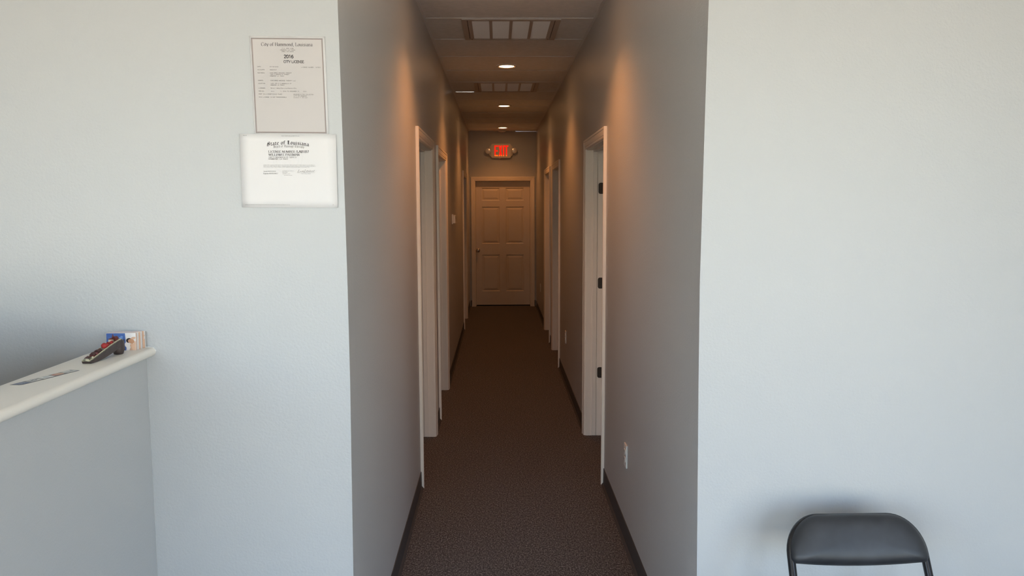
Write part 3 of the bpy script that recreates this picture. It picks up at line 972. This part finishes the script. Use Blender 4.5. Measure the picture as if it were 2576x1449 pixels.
def lettering(quads, text, x0, x1, base, cap, style='sans', weight=.9, arc=None, mono=False):
    """append quads (2D, page units) for a line running x0..x1 on a baseline; page y runs down"""
    tab = BLK if style == 'black' else GL
    gap = .5 if style == 'serif' else 0
    adv = [(5.2 if mono else strokes(c, 4, tab)[0] + gap) for c in text]
    tot = sum(adv)
    sx = (x1 - x0) / tot
    sy = cap / 7.0
    pen = 0.0
    nib = {'serif': math.radians(17), 'black': math.radians(40)}.get(style)
    mid = (x0 + x1) / 2
    def place(px, py):
        X = x0 + px * sx
        Y = base - py * sy
        if arc:
            u = (X - mid) / ((x1 - x0) / 2)
            Y += arc * u * u
        return (X, Y)
    for c, a in zip(text, adv):
        w, S = strokes(c, 2 if (mono or cap < 16) else 4)
        if style == 'black':
            w, S = strokes(c, 1, tab)
        off = pen + ((5.2 - w) / 2 if mono else 0)
        for P in S:
            for p, q in zip(P, P[1:]):
                dx, dy = q[0] - p[0], q[1] - p[1]
                L = math.hypot(dx, dy) or 1e-6
                if nib is not None:
                    nx, ny = math.cos(nib) * weight / 2, math.sin(nib) * weight / 2
                    if abs(dx * ny - dy * nx) / L < .12 * weight:
                        nx, ny = -dy / L * weight * .14, dx / L * weight * .14
                    ex, ey = 0, 0
                else:
                    nx, ny = -dy / L * weight / 2, dx / L * weight / 2
                    ex, ey = dx / L * weight * .35, dy / L * weight * .35
                quads.append([place(off + p[0] + nx - ex, p[1] + ny - ey), place(off + p[0] - nx - ex, p[1] - ny - ey),
                              place(off + q[0] - nx + ex, q[1] - ny + ey), place(off + q[0] + nx + ex, q[1] + ny + ey)])
        if style == 'serif':
            for (sx_, sy_) in SERIF.get(c, []):
                h = .32
                yy = sy_ if sy_ < .1 else sy_ - h
                quads.append([place(off + sx_ - 1.0, yy), place(off + sx_ + 1.0, yy), place(off + sx_ + 1.0, yy + h), place(off + sx_ - 1.0, yy + h)])
        pen += a
    return quads

def scrawl(quads, x0, x1, base, h, wt, seed=1, join=False):
    """unreadable small print: word-length runs of tiny marks"""
    rnd = random.Random(seed)
    x = x0
    while x < x1:
        wl_ = rnd.uniform(2.0, 7.5) * h
        e_ = min(x + wl_, x1)
        while x < e_:
            hh_ = h * rnd.choice((.62, .62, .7, 1.0))
            quads.append([(x, base), (x + wt, base), (x + wt, base - hh_), (x, base - hh_)])
            if rnd.random() < .7:
                yy = base - h * rnd.choice((0.08, .32, .58))
                quads.append([(x, yy), (x + h * .5, yy), (x + h * .5, yy - wt), (x, yy - wt)])
            x += h * .62
        x += h * .55

def line_q(quads, P, wt):
    for p, q in zip(P, P[1:]):
        dx, dy = q[0] - p[0], q[1] - p[1]
        L = math.hypot(dx, dy) or 1e-6
        nx, ny = -dy / L * wt / 2, dx / L * wt / 2
        quads.append([(p[0] + nx, p[1] + ny), (p[0] - nx, p[1] - ny), (q[0] - nx, q[1] - ny), (q[0] + nx, q[1] + ny)])

def print_mesh(name, quads, fn, m, parent, label=None):
    bm = bmesh.new()
    for q in quads:
        try:
            bm.faces.new([bm.verts.new(fn(*p)) for p in q])
        except ValueError:
            pass
    me = bpy.data.meshes.new(name)
    bm.normal_update()
    bm.to_mesh(me); bm.free()
    me.materials.append(m)
    o = bpy.data.objects.new(name, me)
    C.objects.link(o)
    o.parent = parent
    if label:
        o['label'] = label
    return o

# ------------------------------------------------------------------ the two sheets on the wall
def sheet(name, label, tl, tr, bl, y, curl, mtl):
    """a sheet of paper; page coordinates u,v in 0..1"""
    tl, tr, bl = Vector(tl), Vector(tr), Vector(bl)
    t = thing(name, label, 'sheet of paper', (tl.x, y, bl.y), group='licence sheets on the wall')
    ex, ey = tr - tl, bl - tl
    def fn(u, v, lift=0.0):
        p = tl + ex * u + ey * v
        out = curl(u, v)
        return (p.x - tl.x, -out - lift, p.y - bl.y)
    bm = bmesh.new()
    N = 10
    F = [[bm.verts.new(fn(i / N, j / N)) for i in range(N + 1)] for j in range(N + 1)]
    B = [[bm.verts.new(fn(i / N, j / N, -.0003)) for i in range(N + 1)] for j in range(N + 1)]
    for j in range(N):
        for i in range(N):
            bm.faces.new((F[j][i], F[j+1][i], F[j+1][i+1], F[j][i+1]))
            bm.faces.new((B[j][i], B[j][i+1], B[j+1][i+1], B[j+1][i]))
    for k in range(N):
        bm.faces.new((F[0][k], F[0][k+1], B[0][k+1], B[0][k])); bm.faces.new((F[N][k], B[N][k], B[N][k+1], F[N][k+1]))
        bm.faces.new((F[k][0], B[k][0], B[k+1][0], F[k+1][0])); bm.faces.new((F[k][N], F[k+1][N], B[k+1][N], B[k][N]))
    p = obj('paper', bm, mtl, t, True)
    return t, fn

# city licence: page units 1050 wide x 1360 tall
PW, PH = 1050.0, 1360.0
t1, f1 = sheet('city_license', 'portrait city licence sheet with a dark double border, upper of the two', (-.729, 2.165), (-.508, 2.163), (-.7245, 1.879), YF - .0012,
               lambda u, v: .0006 + .0010 * math.sin(u * 3.1) * .6 + .0012 * (1 - v) ** 6, m_paper)
P1 = lambda x, y, lift=.0004: f1(x / PW, y / PH, lift)
q = []
NS = 12
def rect_strip(quads, x0, y0, x1, y1, n=NS):
    for i in range(n):
        for j in range(n):
            xa, xb = x0 + (x1 - x0) * i / n, x0 + (x1 - x0) * (i + 1) / n
            ya, yb = y0 + (y1 - y0) * j / n, y0 + (y1 - y0) * (j + 1) / n
            quads.append([(xa, ya), (xb, ya), (xb, yb), (xa, yb)])
rect_strip(q, 26, 30, 1014, 1334)
print_mesh('tinted_field', q, lambda x, y: P1(x, y, .0003), m_tint, t1, 'greyish tinted page area')
q = []
for (a, b, c, d_) in ((26, 28, 1018, 44), (26, 1318, 1018, 1336), (26, 44, 42, 1318), (1002, 44, 1018, 1318)):
    rect_strip(q, a, b, c, d_, 8)
print_mesh('border', q, lambda x, y: P1(x, y, .0005), m_border, t1, 'grey brown printed border')
q = []
for (a, b, c, d_) in ((24, 26, 1020, 31), (24, 1333, 1020, 1338), (24, 31, 28, 1333), (1016, 31, 1020, 1333)):
    rect_strip(q, a, b, c, d_, 8)
print_mesh('border_edge', q, lambda x, y: P1(x, y, .0006), m_ink2, t1)
for a in (('City of Hammond, Louisiana', 160, 880, 134, 46, 'serif', 1.0), ('2016', 470, 604, 298, 43, 'sans', 1.25), ('CITY LICENSE', 462, 746, 364, 33, 'sans', 1.1)):
    q = []
    lettering(q, *a)
    print_mesh('headline', q, lambda x, y: P1(x, y, .0006), m_ink, t1)
q = []
def L1(s, x0, x1, base):
    lettering(q, s, x0 - 213 - (base - 115) * .0502, x1 - 213 - (base - 115) * .0502, base - 115, 13.5, 'sans', .95, mono=True)
for a in (('P.O. BOX 2788', 670, 832, 289), ('HAMMOND, LA 70404', 645, 855, 310), ('(985) 277-5618', 662, 832, 331),
          ('DATE:', 325, 385, 541), ('07/18/2016', 498, 620, 541), ('LICENSE NUMBER: 167832', 938, 1210, 545), ('ACCOUNT#:', 328, 437, 583), ('00023727', 500, 597, 583),
          ('BUSINESS:', 330, 437, 626), ('CONCIERGE MASSAGE THERAPY', 500, 807, 626), ('1402 S MAGNOLIA STREET', 502, 772, 647), ('HAMMOND LA 70403', 502, 700, 668),
          ('OWNERS:', 335, 418, 731), ('CONCIERGE MASSAGE THERAPY LLC', 507, 862, 731), ('LOCATION:', 338, 445, 772), ('1402 STE D S MAGNOLIA ST', 508, 803, 772), ('HAMMOND LA 70403', 508, 705, 793),
          ('LICENSES:', 340, 447, 836), ('Retail Mdse/Service/Rental/Etc', 512, 877, 836), ('PERIOD:', 342, 427, 878), ('July', 514, 562, 878), ('1, 2016 TO DECEMBER 31,', 648, 925, 878), ('2016', 967, 1013, 878),
          ('POST IN A CONSPICUOUS PLACE', 344, 673, 919), ('REVENUE & TAX COLLECTOR', 833, 1113, 921), ('CITY OF HAMMOND', 835, 1018, 942),
          ('THIS LICENSE IS NOT TRANSFERABLE', 345, 736, 961), ('Dianne T. Wilson', 835, 1030, 963)):
    L1(*a)
print_mesh('typed_print', q, lambda x, y: P1(x, y, .0006), m_ink2, t1)

# state licence: page units 1526 wide x 1166 tall
QW, QH = 1526.0, 1166.0
t2, f2 = sheet('massage_license', 'landscape white state licence sheet with blackletter heading, lower of the two', (-.768, 1.881), (-.482, 1.879), (-.768, 1.663), YF - .0030,
               lambda u, v: .0004 + .0012 * math.sin(v * 3.0) * .5 + .0014 * max(0, u - .8) * 2, m_paper)
P2 = lambda x, y, lift=.0004: f2(x / QW, y / QH, lift)
def S2(x, base):
    return x - 85 - (base - 165) * .047, base - 168 - (x - 85) * .006
def L2(quads, s, x0, x1, base, cap, style, wt, arc=None, mono=False):
    a, bb = S2(x0, base)
    c, _ = S2(x1, base)
    lettering(quads, s, a, c, bb, cap, style, wt, arc, mono)
for a in (('State of Louisiana', 518, 1190, 334, 58, 'black', 1.2, 30), ('LICENSE NUMBER:', 547, 985, 466, 34, 'serif', 1.1), ('LA8187', 998, 1190, 469, 39, 'serif', 1.45),
          ('WILLIAM E PASSMAN', 550, 1042, 514, 34, 'serif', 1.15), ('Expires 03/31/2017', 472, 702, 805, 19, 'serif', 1.2)):
    q = []
    L2(q, *a)
    print_mesh('headline', q, lambda x, y: P2(x, y, .0006), m_ink, t2)
q = []
L2(q, 'Board of Massage Therapy', 625, 1112, 379, 37, 'black', 1.0, arc=12)
L2(q, '1402 S. MAGNOLIA ST. SUITE D', 550, 997, 549, 22, 'serif', 1.2)
L2(q, 'HAMMOND, LA 70403', 550, 859, 576, 21, 'serif', 1.2)
L2(q, 'Issued 04/01/2016', 472, 668, 768, 15, 'sans', .8)
def SC(x0, x1, base, h, wt, seed):
    a, bb = S2(x0, base)
    c, _ = S2(x1, base)
    scrawl(q, a, c, bb, h, wt, seed)
SC(752, 1030, 206, 11, 2.2, 3); SC(140, 196, 196, 9, 2, 4)
for k, (a, c, bb) in enumerate(((472, 1283, 664), (472, 1298, 682), (472, 1205, 699))):
    SC(a, c, bb, 9, 1.7, 10 + k)
for k, (a, c, bb) in enumerate(((775, 957, 759), (775, 862, 774), (775, 845, 789), (775, 895, 805), (802, 930, 829), (1075, 1228, 804))):
    SC(a, c, bb, 10, 1.7, 20 + k)
SC(187, 900, 1297, 9, 1.8, 40); SC(1585, 1606, 1302, 9, 1.8, 41)
sig = [(1012, 775), (1022, 768), (1040, 740), (1035, 735), (1024, 760), (1018, 776), (1045, 772), (1056, 758), (1060, 772), (1070, 758), (1076, 772), (1092, 756), (1088, 772), (1106, 748), (1100, 772), (1116, 764),
       (1112, 776), (1142, 740), (1136, 738), (1122, 778), (1146, 770), (1160, 752), (1178, 748), (1156, 772), (1172, 772), (1186, 750), (1184, 772), (1196, 758), (1204, 772), (1214, 742), (1212, 772), (1228, 756), (1238, 772), (1250, 752), (1258, 770), (1284, 744), (1268, 772)]
line_q(q, [S2(*p) for p in catmull(sig, 3)], 2.4)
line_q(q, [S2(1005, 786), S2(1287, 786)], 1.8)
print_mesh('small_print', q, lambda x, y: P2(x, y, .0006), m_ink2, t2)
q = []
for R_ in (232, 178):
    line_q(q, [S2(852 + R_ * math.cos(k * math.pi / 32), 560 + R_ * math.sin(k * math.pi / 32)) for k in range(65)], 3)
print_mesh('seal_watermark', q, lambda x, y: P2(x, y, .0004), m_ink3, t2, 'very faint round seal')

# ------------------------------------------------------------------ folding chair
m_vinyl = add_noise(mat('black_vinyl', (.026, .027, .031), .46, .5), 260, .12, .0006, colvar=((.020, .021, .024), (.034, .035, .040)), colscale=14)
m_tube = mat('black_enamel', (.010, .009, .010), .22, .5)
m_foot = mat('rubber_foot', (.015, .015, .015), .7, .3)

ch = thing('folding_chair', 'black folding chair with padded vinyl backrest against the wall', 'chair', (1.046, 2.072, 0), 0)
# main loop: front feet -> uprights -> rounded top; plane leaning back
def fr(u, s):
    """u across, s height along z; the frame leans back as it rises"""
    return Vector((u, -.175 + s * .525, s))
TOPZ, RC = .742, .094
def half_w(z):
    return .195 + (.72 - z) * .022
pts = []
for k in range(9):
    z = .012 + (TOPZ - RC - .012) * k / 8
    pts.append(fr(-half_w(z), z))
for k in range(1, 12):
    an = math.pi - k * math.pi / 24
    w0 = half_w(TOPZ - RC)
    pts.append(fr(-(w0 - RC) + RC * math.cos(an), TOPZ - RC + RC * math.sin(an)))
for k in range(7):
    w0 = half_w(TOPZ - RC) - RC
    pts.append(fr(-w0 + 2 * w0 * k / 6, TOPZ))
left = pts[:20]
pts = pts + [Vector((-p.x, p.y, p.z)) for p in reversed(left)]
bm = bmesh.new()
tube(bm, pts, .0115, 14)
obj('back_frame', bm, m_tube, ch, True)
# backrest pad
out = []
zb = .628
N = 0
def padw(z):
    return half_w(z) + .004
outline = []
RB = .016
for k in range(13):     # bottom edge, slightly bowed downwards, corners rounded off
    u = -1 + 2 * k / 12
    outline.append((u * (padw(zb) - RB), zb - .012 * (1 - u * u)))
for k in range(1, 5):
    an = -math.pi / 2 + k * math.pi / 8
    outline.append((padw(zb) - RB + RB * math.cos(an), zb + RB + RB * math.sin(an)))
zb += RB
for k in range(1, 4):
    z = zb + (TOPZ - RC - zb) * k / 3
    outline.append((padw(z), z))
w0 = padw(TOPZ - RC) - RC
for k in range(1, 13):
    an = k * math.pi / 24
    outline.append((w0 + RC * math.cos(an), TOPZ - RC + (RC + .004) * math.sin(an)))
for k in range(1, 7):
    outline.append((w0 - 2 * w0 * k / 6, TOPZ + .004))
for k in range(1, 13):
    an = math.pi / 2 + k * math.pi / 24
    outline.append((-w0 + RC * math.cos(an), TOPZ - RC + (RC + .004) * math.sin(an)))
for k in range(1, 4):
    z = TOPZ - RC - (TOPZ - RC - zb) * k / 3
    outline.append((-padw(z), z))
for k in range(1, 4):
    an = math.pi + k * math.pi / 8
    outline.append((-padw(zb - RB) + RB + RB * math.cos(an), zb + RB * math.sin(an)))
cz = .686
nrm = Vector((0, -1, .525)).normalized()
def pad_pt(u, z, s, lift):
    uu, zz = u * s, cz + (z - cz) * s
    p = fr(uu, zz)
    p.y += .016 * (1 - (uu / .2) ** 2) - .004
    return p + nrm * lift
bm = bmesh.new()
rings = []
for s, lf in ((.93, -.008), (.985, -.004), (1.0, .006), (.985, .016), (.95, .0255), (.89, .033), (.80, .0385), (.65, .042), (.42, .044), (.18, .0445)):
    rings.append([bm.verts.new(pad_pt(u, z, s, lf)) for u, z in outline])
for A, B in zip(rings, rings[1:]):
    for k in range(len(A)):
        bm.faces.new((A[k], A[(k+1) % len(A)], B[(k+1) % len(A)], B[k]))
bm.faces.new(rings[0][::-1]); bm.faces.new(rings[-1])
obj('backrest', bm, m_vinyl, ch, True)
# seat pad
bm = bmesh.new()
sl = []
for k in range(40):
    an = 2 * math.pi * k / 40
    c, s = math.cos(an), math.sin(an)
    sl.append((math.copysign(abs(c) ** .45, c) * .195, math.copysign(abs(s) ** .45, s) * .195 - .02))
rings = []
for s, z in ((.92, .425), (1, .430), (1.0, .438), (.97, .452), (.88, .460), (.6, .464), (.2, .465)):
    rings.append([bm.verts.new((a * s, -.02 + (b + .02) * s, z)) for a, b in sl])
for A, B in zip(rings, rings[1:]):
    for k in range(40):
        bm.faces.new((A[k], A[(k+1) % 40], B[(k+1) % 40], B[k]))
bm.faces.new(rings[0][::-1]); bm.faces.new(rings[-1])
obj('seat', bm, m_vinyl, ch, True)
for sgn in (-1, 1):
    bm = bmesh.new()
    tube(bm, [(sgn * .188, -.09, .424), (sgn * .188, .0, .33), (sgn * .188, .21, .012)], .0105, 12)
    obj('rear_leg', bm, m_tube, ch, True)
    bm = bmesh.new()
    tube(bm, [(sgn * .190, -.17, .420), (sgn * .190, .13, .420)], .009, 10)
    obj('seat_rail', bm, m_tube, ch, True)
    for (x, y) in ((sgn * (half_w(0.01)), -.170), (sgn * .188, .212)):
        bm = bmesh.new()
        lathe(bm, [(.014, 0), (.0155, .004), (.0145, .030), (.0125, .034)], (x, y, 0), 'Z', 14)
        obj('rubber_foot', bm, m_foot, ch, True)
for (y, z, w) in ((fr(0, .16).y, .16, half_w(.16)), (.135, .125, .188), (fr(0, .40).y, .40, half_w(.40))):
    bm = bmesh.new()
    tube(bm, [(-w, y, z), (w, y, z)], .008, 10)
    obj('cross_bar', bm, m_tube, ch, True)

# ------------------------------------------------------------------ things on the reception ledge
# payment logo strip lying flat
m_st = {k: mat('sticker_' + k, c, .35, .5) for k, c in dict(grey=(.20, .19, .18), blue=(.12, .15, .28), white=(.74, .73, .70), red=(.48, .16, .11), orange=(.55, .33, .22), ink=(.05, .05, .07), pale=(.42, .45, .46)).items()}
A0, A1 = Vector((-1.184, 1.934)), Vector((-1.131, 2.110))     # far long edge, near end to far end
sdir = (A1 - A0).normalized()
sper = Vector((sdir.y, -sdir.x)) * 1.0
SL = (A1 - A0).length
SWd = .030
t = thing('payment_logo_strip', 'flat strip of printed payment card logos stuck on the ledge', 'sticker', (A0.x, A0.y, ZC))
def spt(a, b, lift):
    p = A0 + sdir * a + sper * b - A0
    return (p.x, p.y, lift)
bm = bmesh.new()
prism(bm, [(0, 0), (SL, 0), (SL, SWd), (.012, SWd), (.004, SWd - .006)], 0, .0005, lambda a, b, h: spt(a, b, h))
obj('strip_base', bm, m_st['grey'], t)
def patch(name, poly, m, lift=.0009):
    bm = bmesh.new()
    bm.faces.new([bm.verts.new(spt(a, b, lift)) for a, b in poly])
    obj(name, bm, m, t)
pw = SL / 5
patch('blue_logo', [(.003, .003), (pw - .003, .003), (pw - .003, SWd - .003), (.010, SWd - .003)], m_st['blue'])
patch('white_logo', [(pw + .003, .004), (2 * pw - .003, .004), (2 * pw - .003, SWd - .004), (pw + .003, SWd - .004)], m_st['white'])
patch('white_logo', [(2 * pw + .003, .003), (3 * pw - .002, .003), (3 * pw - .002, SWd - .003), (2 * pw + .003, SWd - .003)], m_st['white'])
patch('white_logo', [(4 * pw + .002, .004), (5 * pw - .008, .004), (5 * pw - .004, SWd - .004), (4 * pw + .002, SWd - .004)], m_st['white'])
circ = lambda cx, cy, r_: [(cx + r_ * math.cos(k * math.pi / 10), cy + r_ * math.sin(k * math.pi / 10)) for k in range(20)]
patch('red_disc', circ(3.38 * pw, SWd / 2, .0115), m_st['red'])
patch('orange_disc', circ(3.62 * pw, SWd / 2, .0115), m_st['orange'], .0011)
patch('grey_disc', circ(2.5 * pw, SWd / 2, .0075), m_st['pale'], .0011)
for s_, a, bq, m_ in (('VISA', pw + .007, 2 * pw - .007, m_st['ink']), ('AMEX', .010, pw - .007, m_st['pale']), ('DISCOVER', 4 * pw + .005, 5 * pw - .010, m_st['ink'])):
    q = []
    lettering(q, s_, a, bq, SWd / 2 + .005, .010 if s_ != 'DISCOVER' else .006, 'sans', 1.2)
    print_mesh('logo_lettering', q, lambda x, y: spt(x, y, .0012), m_, t)

# business cards standing on edge against the wall
m_cb = mat('card_blue', (.055, .12, .36), .35, .5)
m_cb2 = mat('card_blue_pale', (.16, .28, .58), .35, .5)
m_cw = mat('card_white', (.80, .75, .73), .45, .4)
m_skin = mat('card_skin', (.62, .33, .20), .4, .4)
m_skin2 = mat('card_skin_pale', (.74, .48, .34), .4, .4)
m_hair = mat('card_hair', (.035, .022, .018), .4, .4)
CWd, CHt = .088, .0525
def card(x, y, tilt, rz, label, printed, m_body, group):
    t = thing('business_card', label, 'card', (x, y, ZC), rz, group)
    c, s = math.cos(tilt), math.sin(tilt)
    def cp(a, b, h):       # a across, b up, h out of the face; the card leans back
        return (a, b * s - h * c, b * c + h * s)
    bm = bmesh.new()
    prism(bm, [(0, 0), (CWd, 0), (CWd, CHt), (0, CHt)], 0, .0007, cp)
    obj('card_stock', bm, m_body, t)
    def pr(name, poly, m, h):
        bm = bmesh.new()
        bm.faces.new([bm.verts.new(cp(a, b, h)) for a, b in poly])
        obj(name, bm, m, t)
    if printed == 'back':
        pr('blue_field', [(.0006, .0006), (.0600, .0006), (.0560, CHt - .0006), (.0006, CHt - .0006)], m_cb, .0009)
    elif printed:
        ell = lambda cx, cy, rx, ry, n=18, r0=0: [(cx + rx * math.cos(2*math.pi*k/n) * math.cos(r0) - ry * math.sin(2*math.pi*k/n) * math.sin(r0), cy + rx * math.cos(2*math.pi*k/n) * math.sin(r0) + ry * math.sin(2*math.pi*k/n) * math.cos(r0)) for k in range(n)]
        pr('blue_field', [(.0006, .0006), (.0600, .0006), (.0560, CHt - .0006), (.0006, CHt - .0006)], m_cb, .0009)
        pr('pale_blue_shape', ell(.043, .036, .006, .0055, 12), m_cb2, .0011)
        pr('pale_blue_shape', ell(.046, .041, .004, .003, 12), m_cb2, .0011)
        pr('printed_arm', [(.068, .0008), (CWd - .0008, .0008), (CWd - .0008, .030), (.081, .020), (.074, .013)], m_skin2, .0011)
        pr('printed_shoulder', ell(.0785, .014, .0085, .007, r0=-.6), m_skin2, .0013)
        pr('printed_towel', ell(.0625, .018, .0075, .0085), m_cw, .0013)
        pr('printed_towel', [(.0585, .0008), (.0685, .0008), (.0680, .010), (.0620, .011)], m_cw, .0013)
        pr('printed_hand', ell(.080, .037, .0075, .004, r0=.3), m_skin2, .0013)
        pr('printed_hair', ell(.0672, .0305, .0082, .0070, r0=.35), m_hair, .0015)
        pr('printed_face', ell(.0745, .0280, .0098, .0068, r0=-.25), m_skin, .0017)
        q = []
        for k in range(5):
            line_q(q, [(.004, .040 - k * .0036), (.017 - (k % 3) * .003, .040 - k * .0036)], .0009)
        print_mesh('printed_lines', q, lambda a, b: cp(a, b, .0011), m_cb2, t)
        q = []
        line_q(q, [(.003, .018), (.014, .018)], .0022)
        print_mesh('printed_word', q, lambda a, b: cp(a, b, .0011), m_cw, t)
    return t
card(-1.171, 2.392, .05, 0, 'front card of the stack on the ledge, blue with a reclining person', True, m_cw, 'cards on the ledge')
card(-1.1615, 2.4365, .02, -.03, 'rearmost card on the ledge, blue and taller looking, touching the wall', True, m_cw, 'cards on the ledge')
ORD = ['second', 'third', 'fourth', 'fifth', 'sixth', 'seventh', 'eighth']
for k in range(7):
    card(-1.1715 + .0013 * k + random.uniform(-.001, .001), 2.3965 + k * .0055, .045 - .003 * k + random.uniform(-.006, .006), random.uniform(-.012, .012),
         ORD[k] + ' card from the front of the upright stack on the ledge', 'back', m_cw if k % 3 else m_skin2, 'cards on the ledge')

# dark curved figurine carrying a tiny village
m_fb = add_noise(mat('figurine_brown', (.050, .033, .030), .38, .5), 90, .25, .001, colvar=((.040, .026, .024), (.062, .042, .038)), colscale=60)
m_fred = mat('figurine_red', (.34, .026, .024), .55, .35)
m_fdred2 = mat('figurine_maroon', (.065, .022, .020), .5, .4)
m_fdred = mat('figurine_dark_red', (.13, .028, .026), .5, .4)
m_fgrn = add_noise(mat('figurine_grey_green', (.24, .23, .15), .6, .4), 300, .3, .001, colvar=((.10, .10, .07), (.42, .40, .30)), colscale=220)
m_fcream = mat('figurine_cream', (.60, .54, .38), .5, .4)
FA, FB = Vector((-1.131, 2.190)), Vector((-1.108, 2.345))
fd = FB - FA
t = thing('figurine', 'dark brown curved figurine with tiny red houses along its top', 'figurine', (FA.x, FA.y, ZC), math.atan2(fd.y, fd.x))
FL = fd.length
# side profile in (s along, z): a sloping deck on an arch, ending in a barrel-shaped foot
K = 1.26
top = [(a * K, z) for a, z in ((0, .0065), (.012, .010), (.030, .0160), (.055, .0250), (.080, .0340), (.103, .0410), (.116, .0435))]
bot = [(a * K, z) for a, z in ((.116, .024), (.100, .0190), (.085, .0135), (.068, .0085), (.048, .0035), (.030, .0008), (.012, 0), (.003, 0))]
bm = bmesh.new()
W2 = .013
prism(bm, [(a, z) for a, z in top] + bot, -W2, W2, lambda a, b, h: (a, h, b))
bevel_all(bm, .0012, 2)
body = auto_smooth(obj('curved_deck', bm, m_fb, t), 30)
bm = bmesh.new()
lathe(bm, [(.009, 0), (.0130, .001), (.0155, .010), (.0165, .024), (.0160, .034), (.0135, .041), (.009, .0445), (.002, .0450)], (.117 * K, 0, 0), 'Z', 28)
obj('barrel_foot', bm, m_fb, t, True)
bm = bmesh.new()
tube(bm, [(.117 * K + .0163 * math.cos(a_), .0163 * math.sin(a_), z_) for a_, z_ in ((-.9, .010), (-.75, .022), (-.72, .032), (-.85, .042))], .0013, 8)
obj('raised_seam', bm, m_fb, t, True)
def deck_z(s):
    for (a, z), (b, w) in zip(top, top[1:]):
        if a <= s <= b:
            return z + (w - z) * (s - a) / (b - a)
    return top[-1][1]
bm = bmesh.new()
prism(bm, [(a, z) for a, z in top] + [(a, z + .0016) for a, z in reversed(top)], -W2 * .92, W2 * .92, lambda a, b, h: (a, h, b))
obj('mossy_ground', bm, m_fgrn, t)
for yy in (-W2 * .8, W2 * .8):
    bm = bmesh.new()
    tube(bm, [(a, yy, z + .0025) for a, z in top], .0009, 6)
    obj('edge_rail', bm, m_fcream, t)
def house(s, y, w, d, h, rh, mw, mr, rot=0.0):
    s *= K
    z = deck_z(s) - .001
    bm = bmesh.new()
    bx(bm, -d / 2, d / 2, -w / 2, w / 2, 0, h)
    bmesh.ops.transform(bm, matrix=Matrix.Translation((s, y, z)) @ Matrix.Rotation(rot, 4, 'Z'), verts=bm.verts)
    o = obj('house', bm, mw, t)
    bm = bmesh.new()
    e_ = .0012
    P = [(-w / 2 - e_, h), (w / 2 + e_, h), (0, h + rh)]
    prism(bm, P, -d / 2 - e_, d / 2 + e_, lambda a, b, hh: (hh, a, b))
    bmesh.ops.transform(bm, matrix=Matrix.Translation((s, y, z)) @ Matrix.Rotation(rot, 4, 'Z'), verts=bm.verts)
    obj('roof', bm, mr, o)
house(.008, .002, .011, .010, .0065, .0050, m_fgrn, m_fdred2, .3)
house(.026, .000, .012, .012, .0060, .0075, m_fdred, m_fdred2, .1)
house(.033, -.005, .008, .007, .0060, .0035, m_fdred, m_fdred, .4)
house(.047, .002, .014, .016, .0040, .0050, m_fdred2, m_fdred2, .0)
house(.088, -.004, .008, .008, .0060, .0040, m_fred, m_fred, .2)
house(.096, .004, .010, .009, .0095, .0045, m_fcream, m_fdred, .2)
house(.106, -.002, .011, .010, .0085, .0060, m_fdred, m_fdred, -.2)
house(.112, .005, .008, .008, .0070, .0050, m_fcream, m_fdred2, .5)
def lump(s, y, rx, ry, rz_, m, name):
    s *= K
    bm = bmesh.new()
    bmesh.ops.create_icosphere(bm, subdivisions=2, radius=1)
    for v in bm.verts:
        k = 1 + .08 * math.sin(v.co.x * 5 + v.co.y * 7 + v.co.z * 3)
        v.co = Vector((s + v.co.x * rx * k, y + v.co.y * ry * k, deck_z(s) + rz_ * .75 + v.co.z * rz_ * k))
    obj(name, bm, m, t, True)
lump(.066, -.001, .0095, .0085, .0088, m_fred, 'red_sack')
lump(.076, -.002, .005, .005, .0045, m_fred, 'red_bundle')
lump(.083, .003, .004, .004, .0048, m_fred, 'red_bundle')
lump(.056, .005, .004, .004, .003, m_fdred, 'dark_bundle')
lump(.018, -.006, .003, .003, .003, m_fcream, 'cream_bundle')
lump(.003, -.003, .004, .006, .003, m_fcream, 'cream_bundle')
bm = bmesh.new()
lathe(bm, [(.0025, 0), (.0025, .010), (.0032, .011), (.0004, .021)], (.104 * K, .004, deck_z(.104 * K)), 'Z', 10)
obj('spire', bm, m_fdred, t)

# ------------------------------------------------------------------ reception desk and monitor behind the half wall (unseen, added to cast the shadow on the wall)
m_desk = mat('desk_laminate', (.20, .13, .09), .4, .5)
m_blk = mat('monitor_plastic', (.015, .015, .016), .4, .4)
t = thing('added_desk', 'unseen brown desk added to carry the shading monitor', 'desk', (-1.62, 1.45, 0))
obj('desktop', rbox(-.38, .42, -.75, .90, .715, .745, .003), m_desk, t)
for sx_ in (-.36, .39):
    for sy_ in (-.72, .85):
        obj('leg', rbox(sx_ - .022, sx_ + .022, sy_ - .022, sy_ + .022, 0, .715, .002), m_desk, t)
t = thing('shade_monitor', 'unseen black monitor added to shade the wall past the ledge', 'monitor', (-1.60, 1.80, .745), 0)
obj('screen_housing', rbox(-.32, .345, -.02, .025, .20, .630, .006), m_blk, t)
obj('screen_panel', rbox(-.305, .33, -.022, -.0195, .215, .615, .001, 1), m_scr, t)
obj('neck', rbox(-.03, .03, .005, .04, .015, .30, .004), m_blk, t)
obj('foot', rbox(-.12, .12, -.09, .10, 0, .015, .004), m_blk, t)
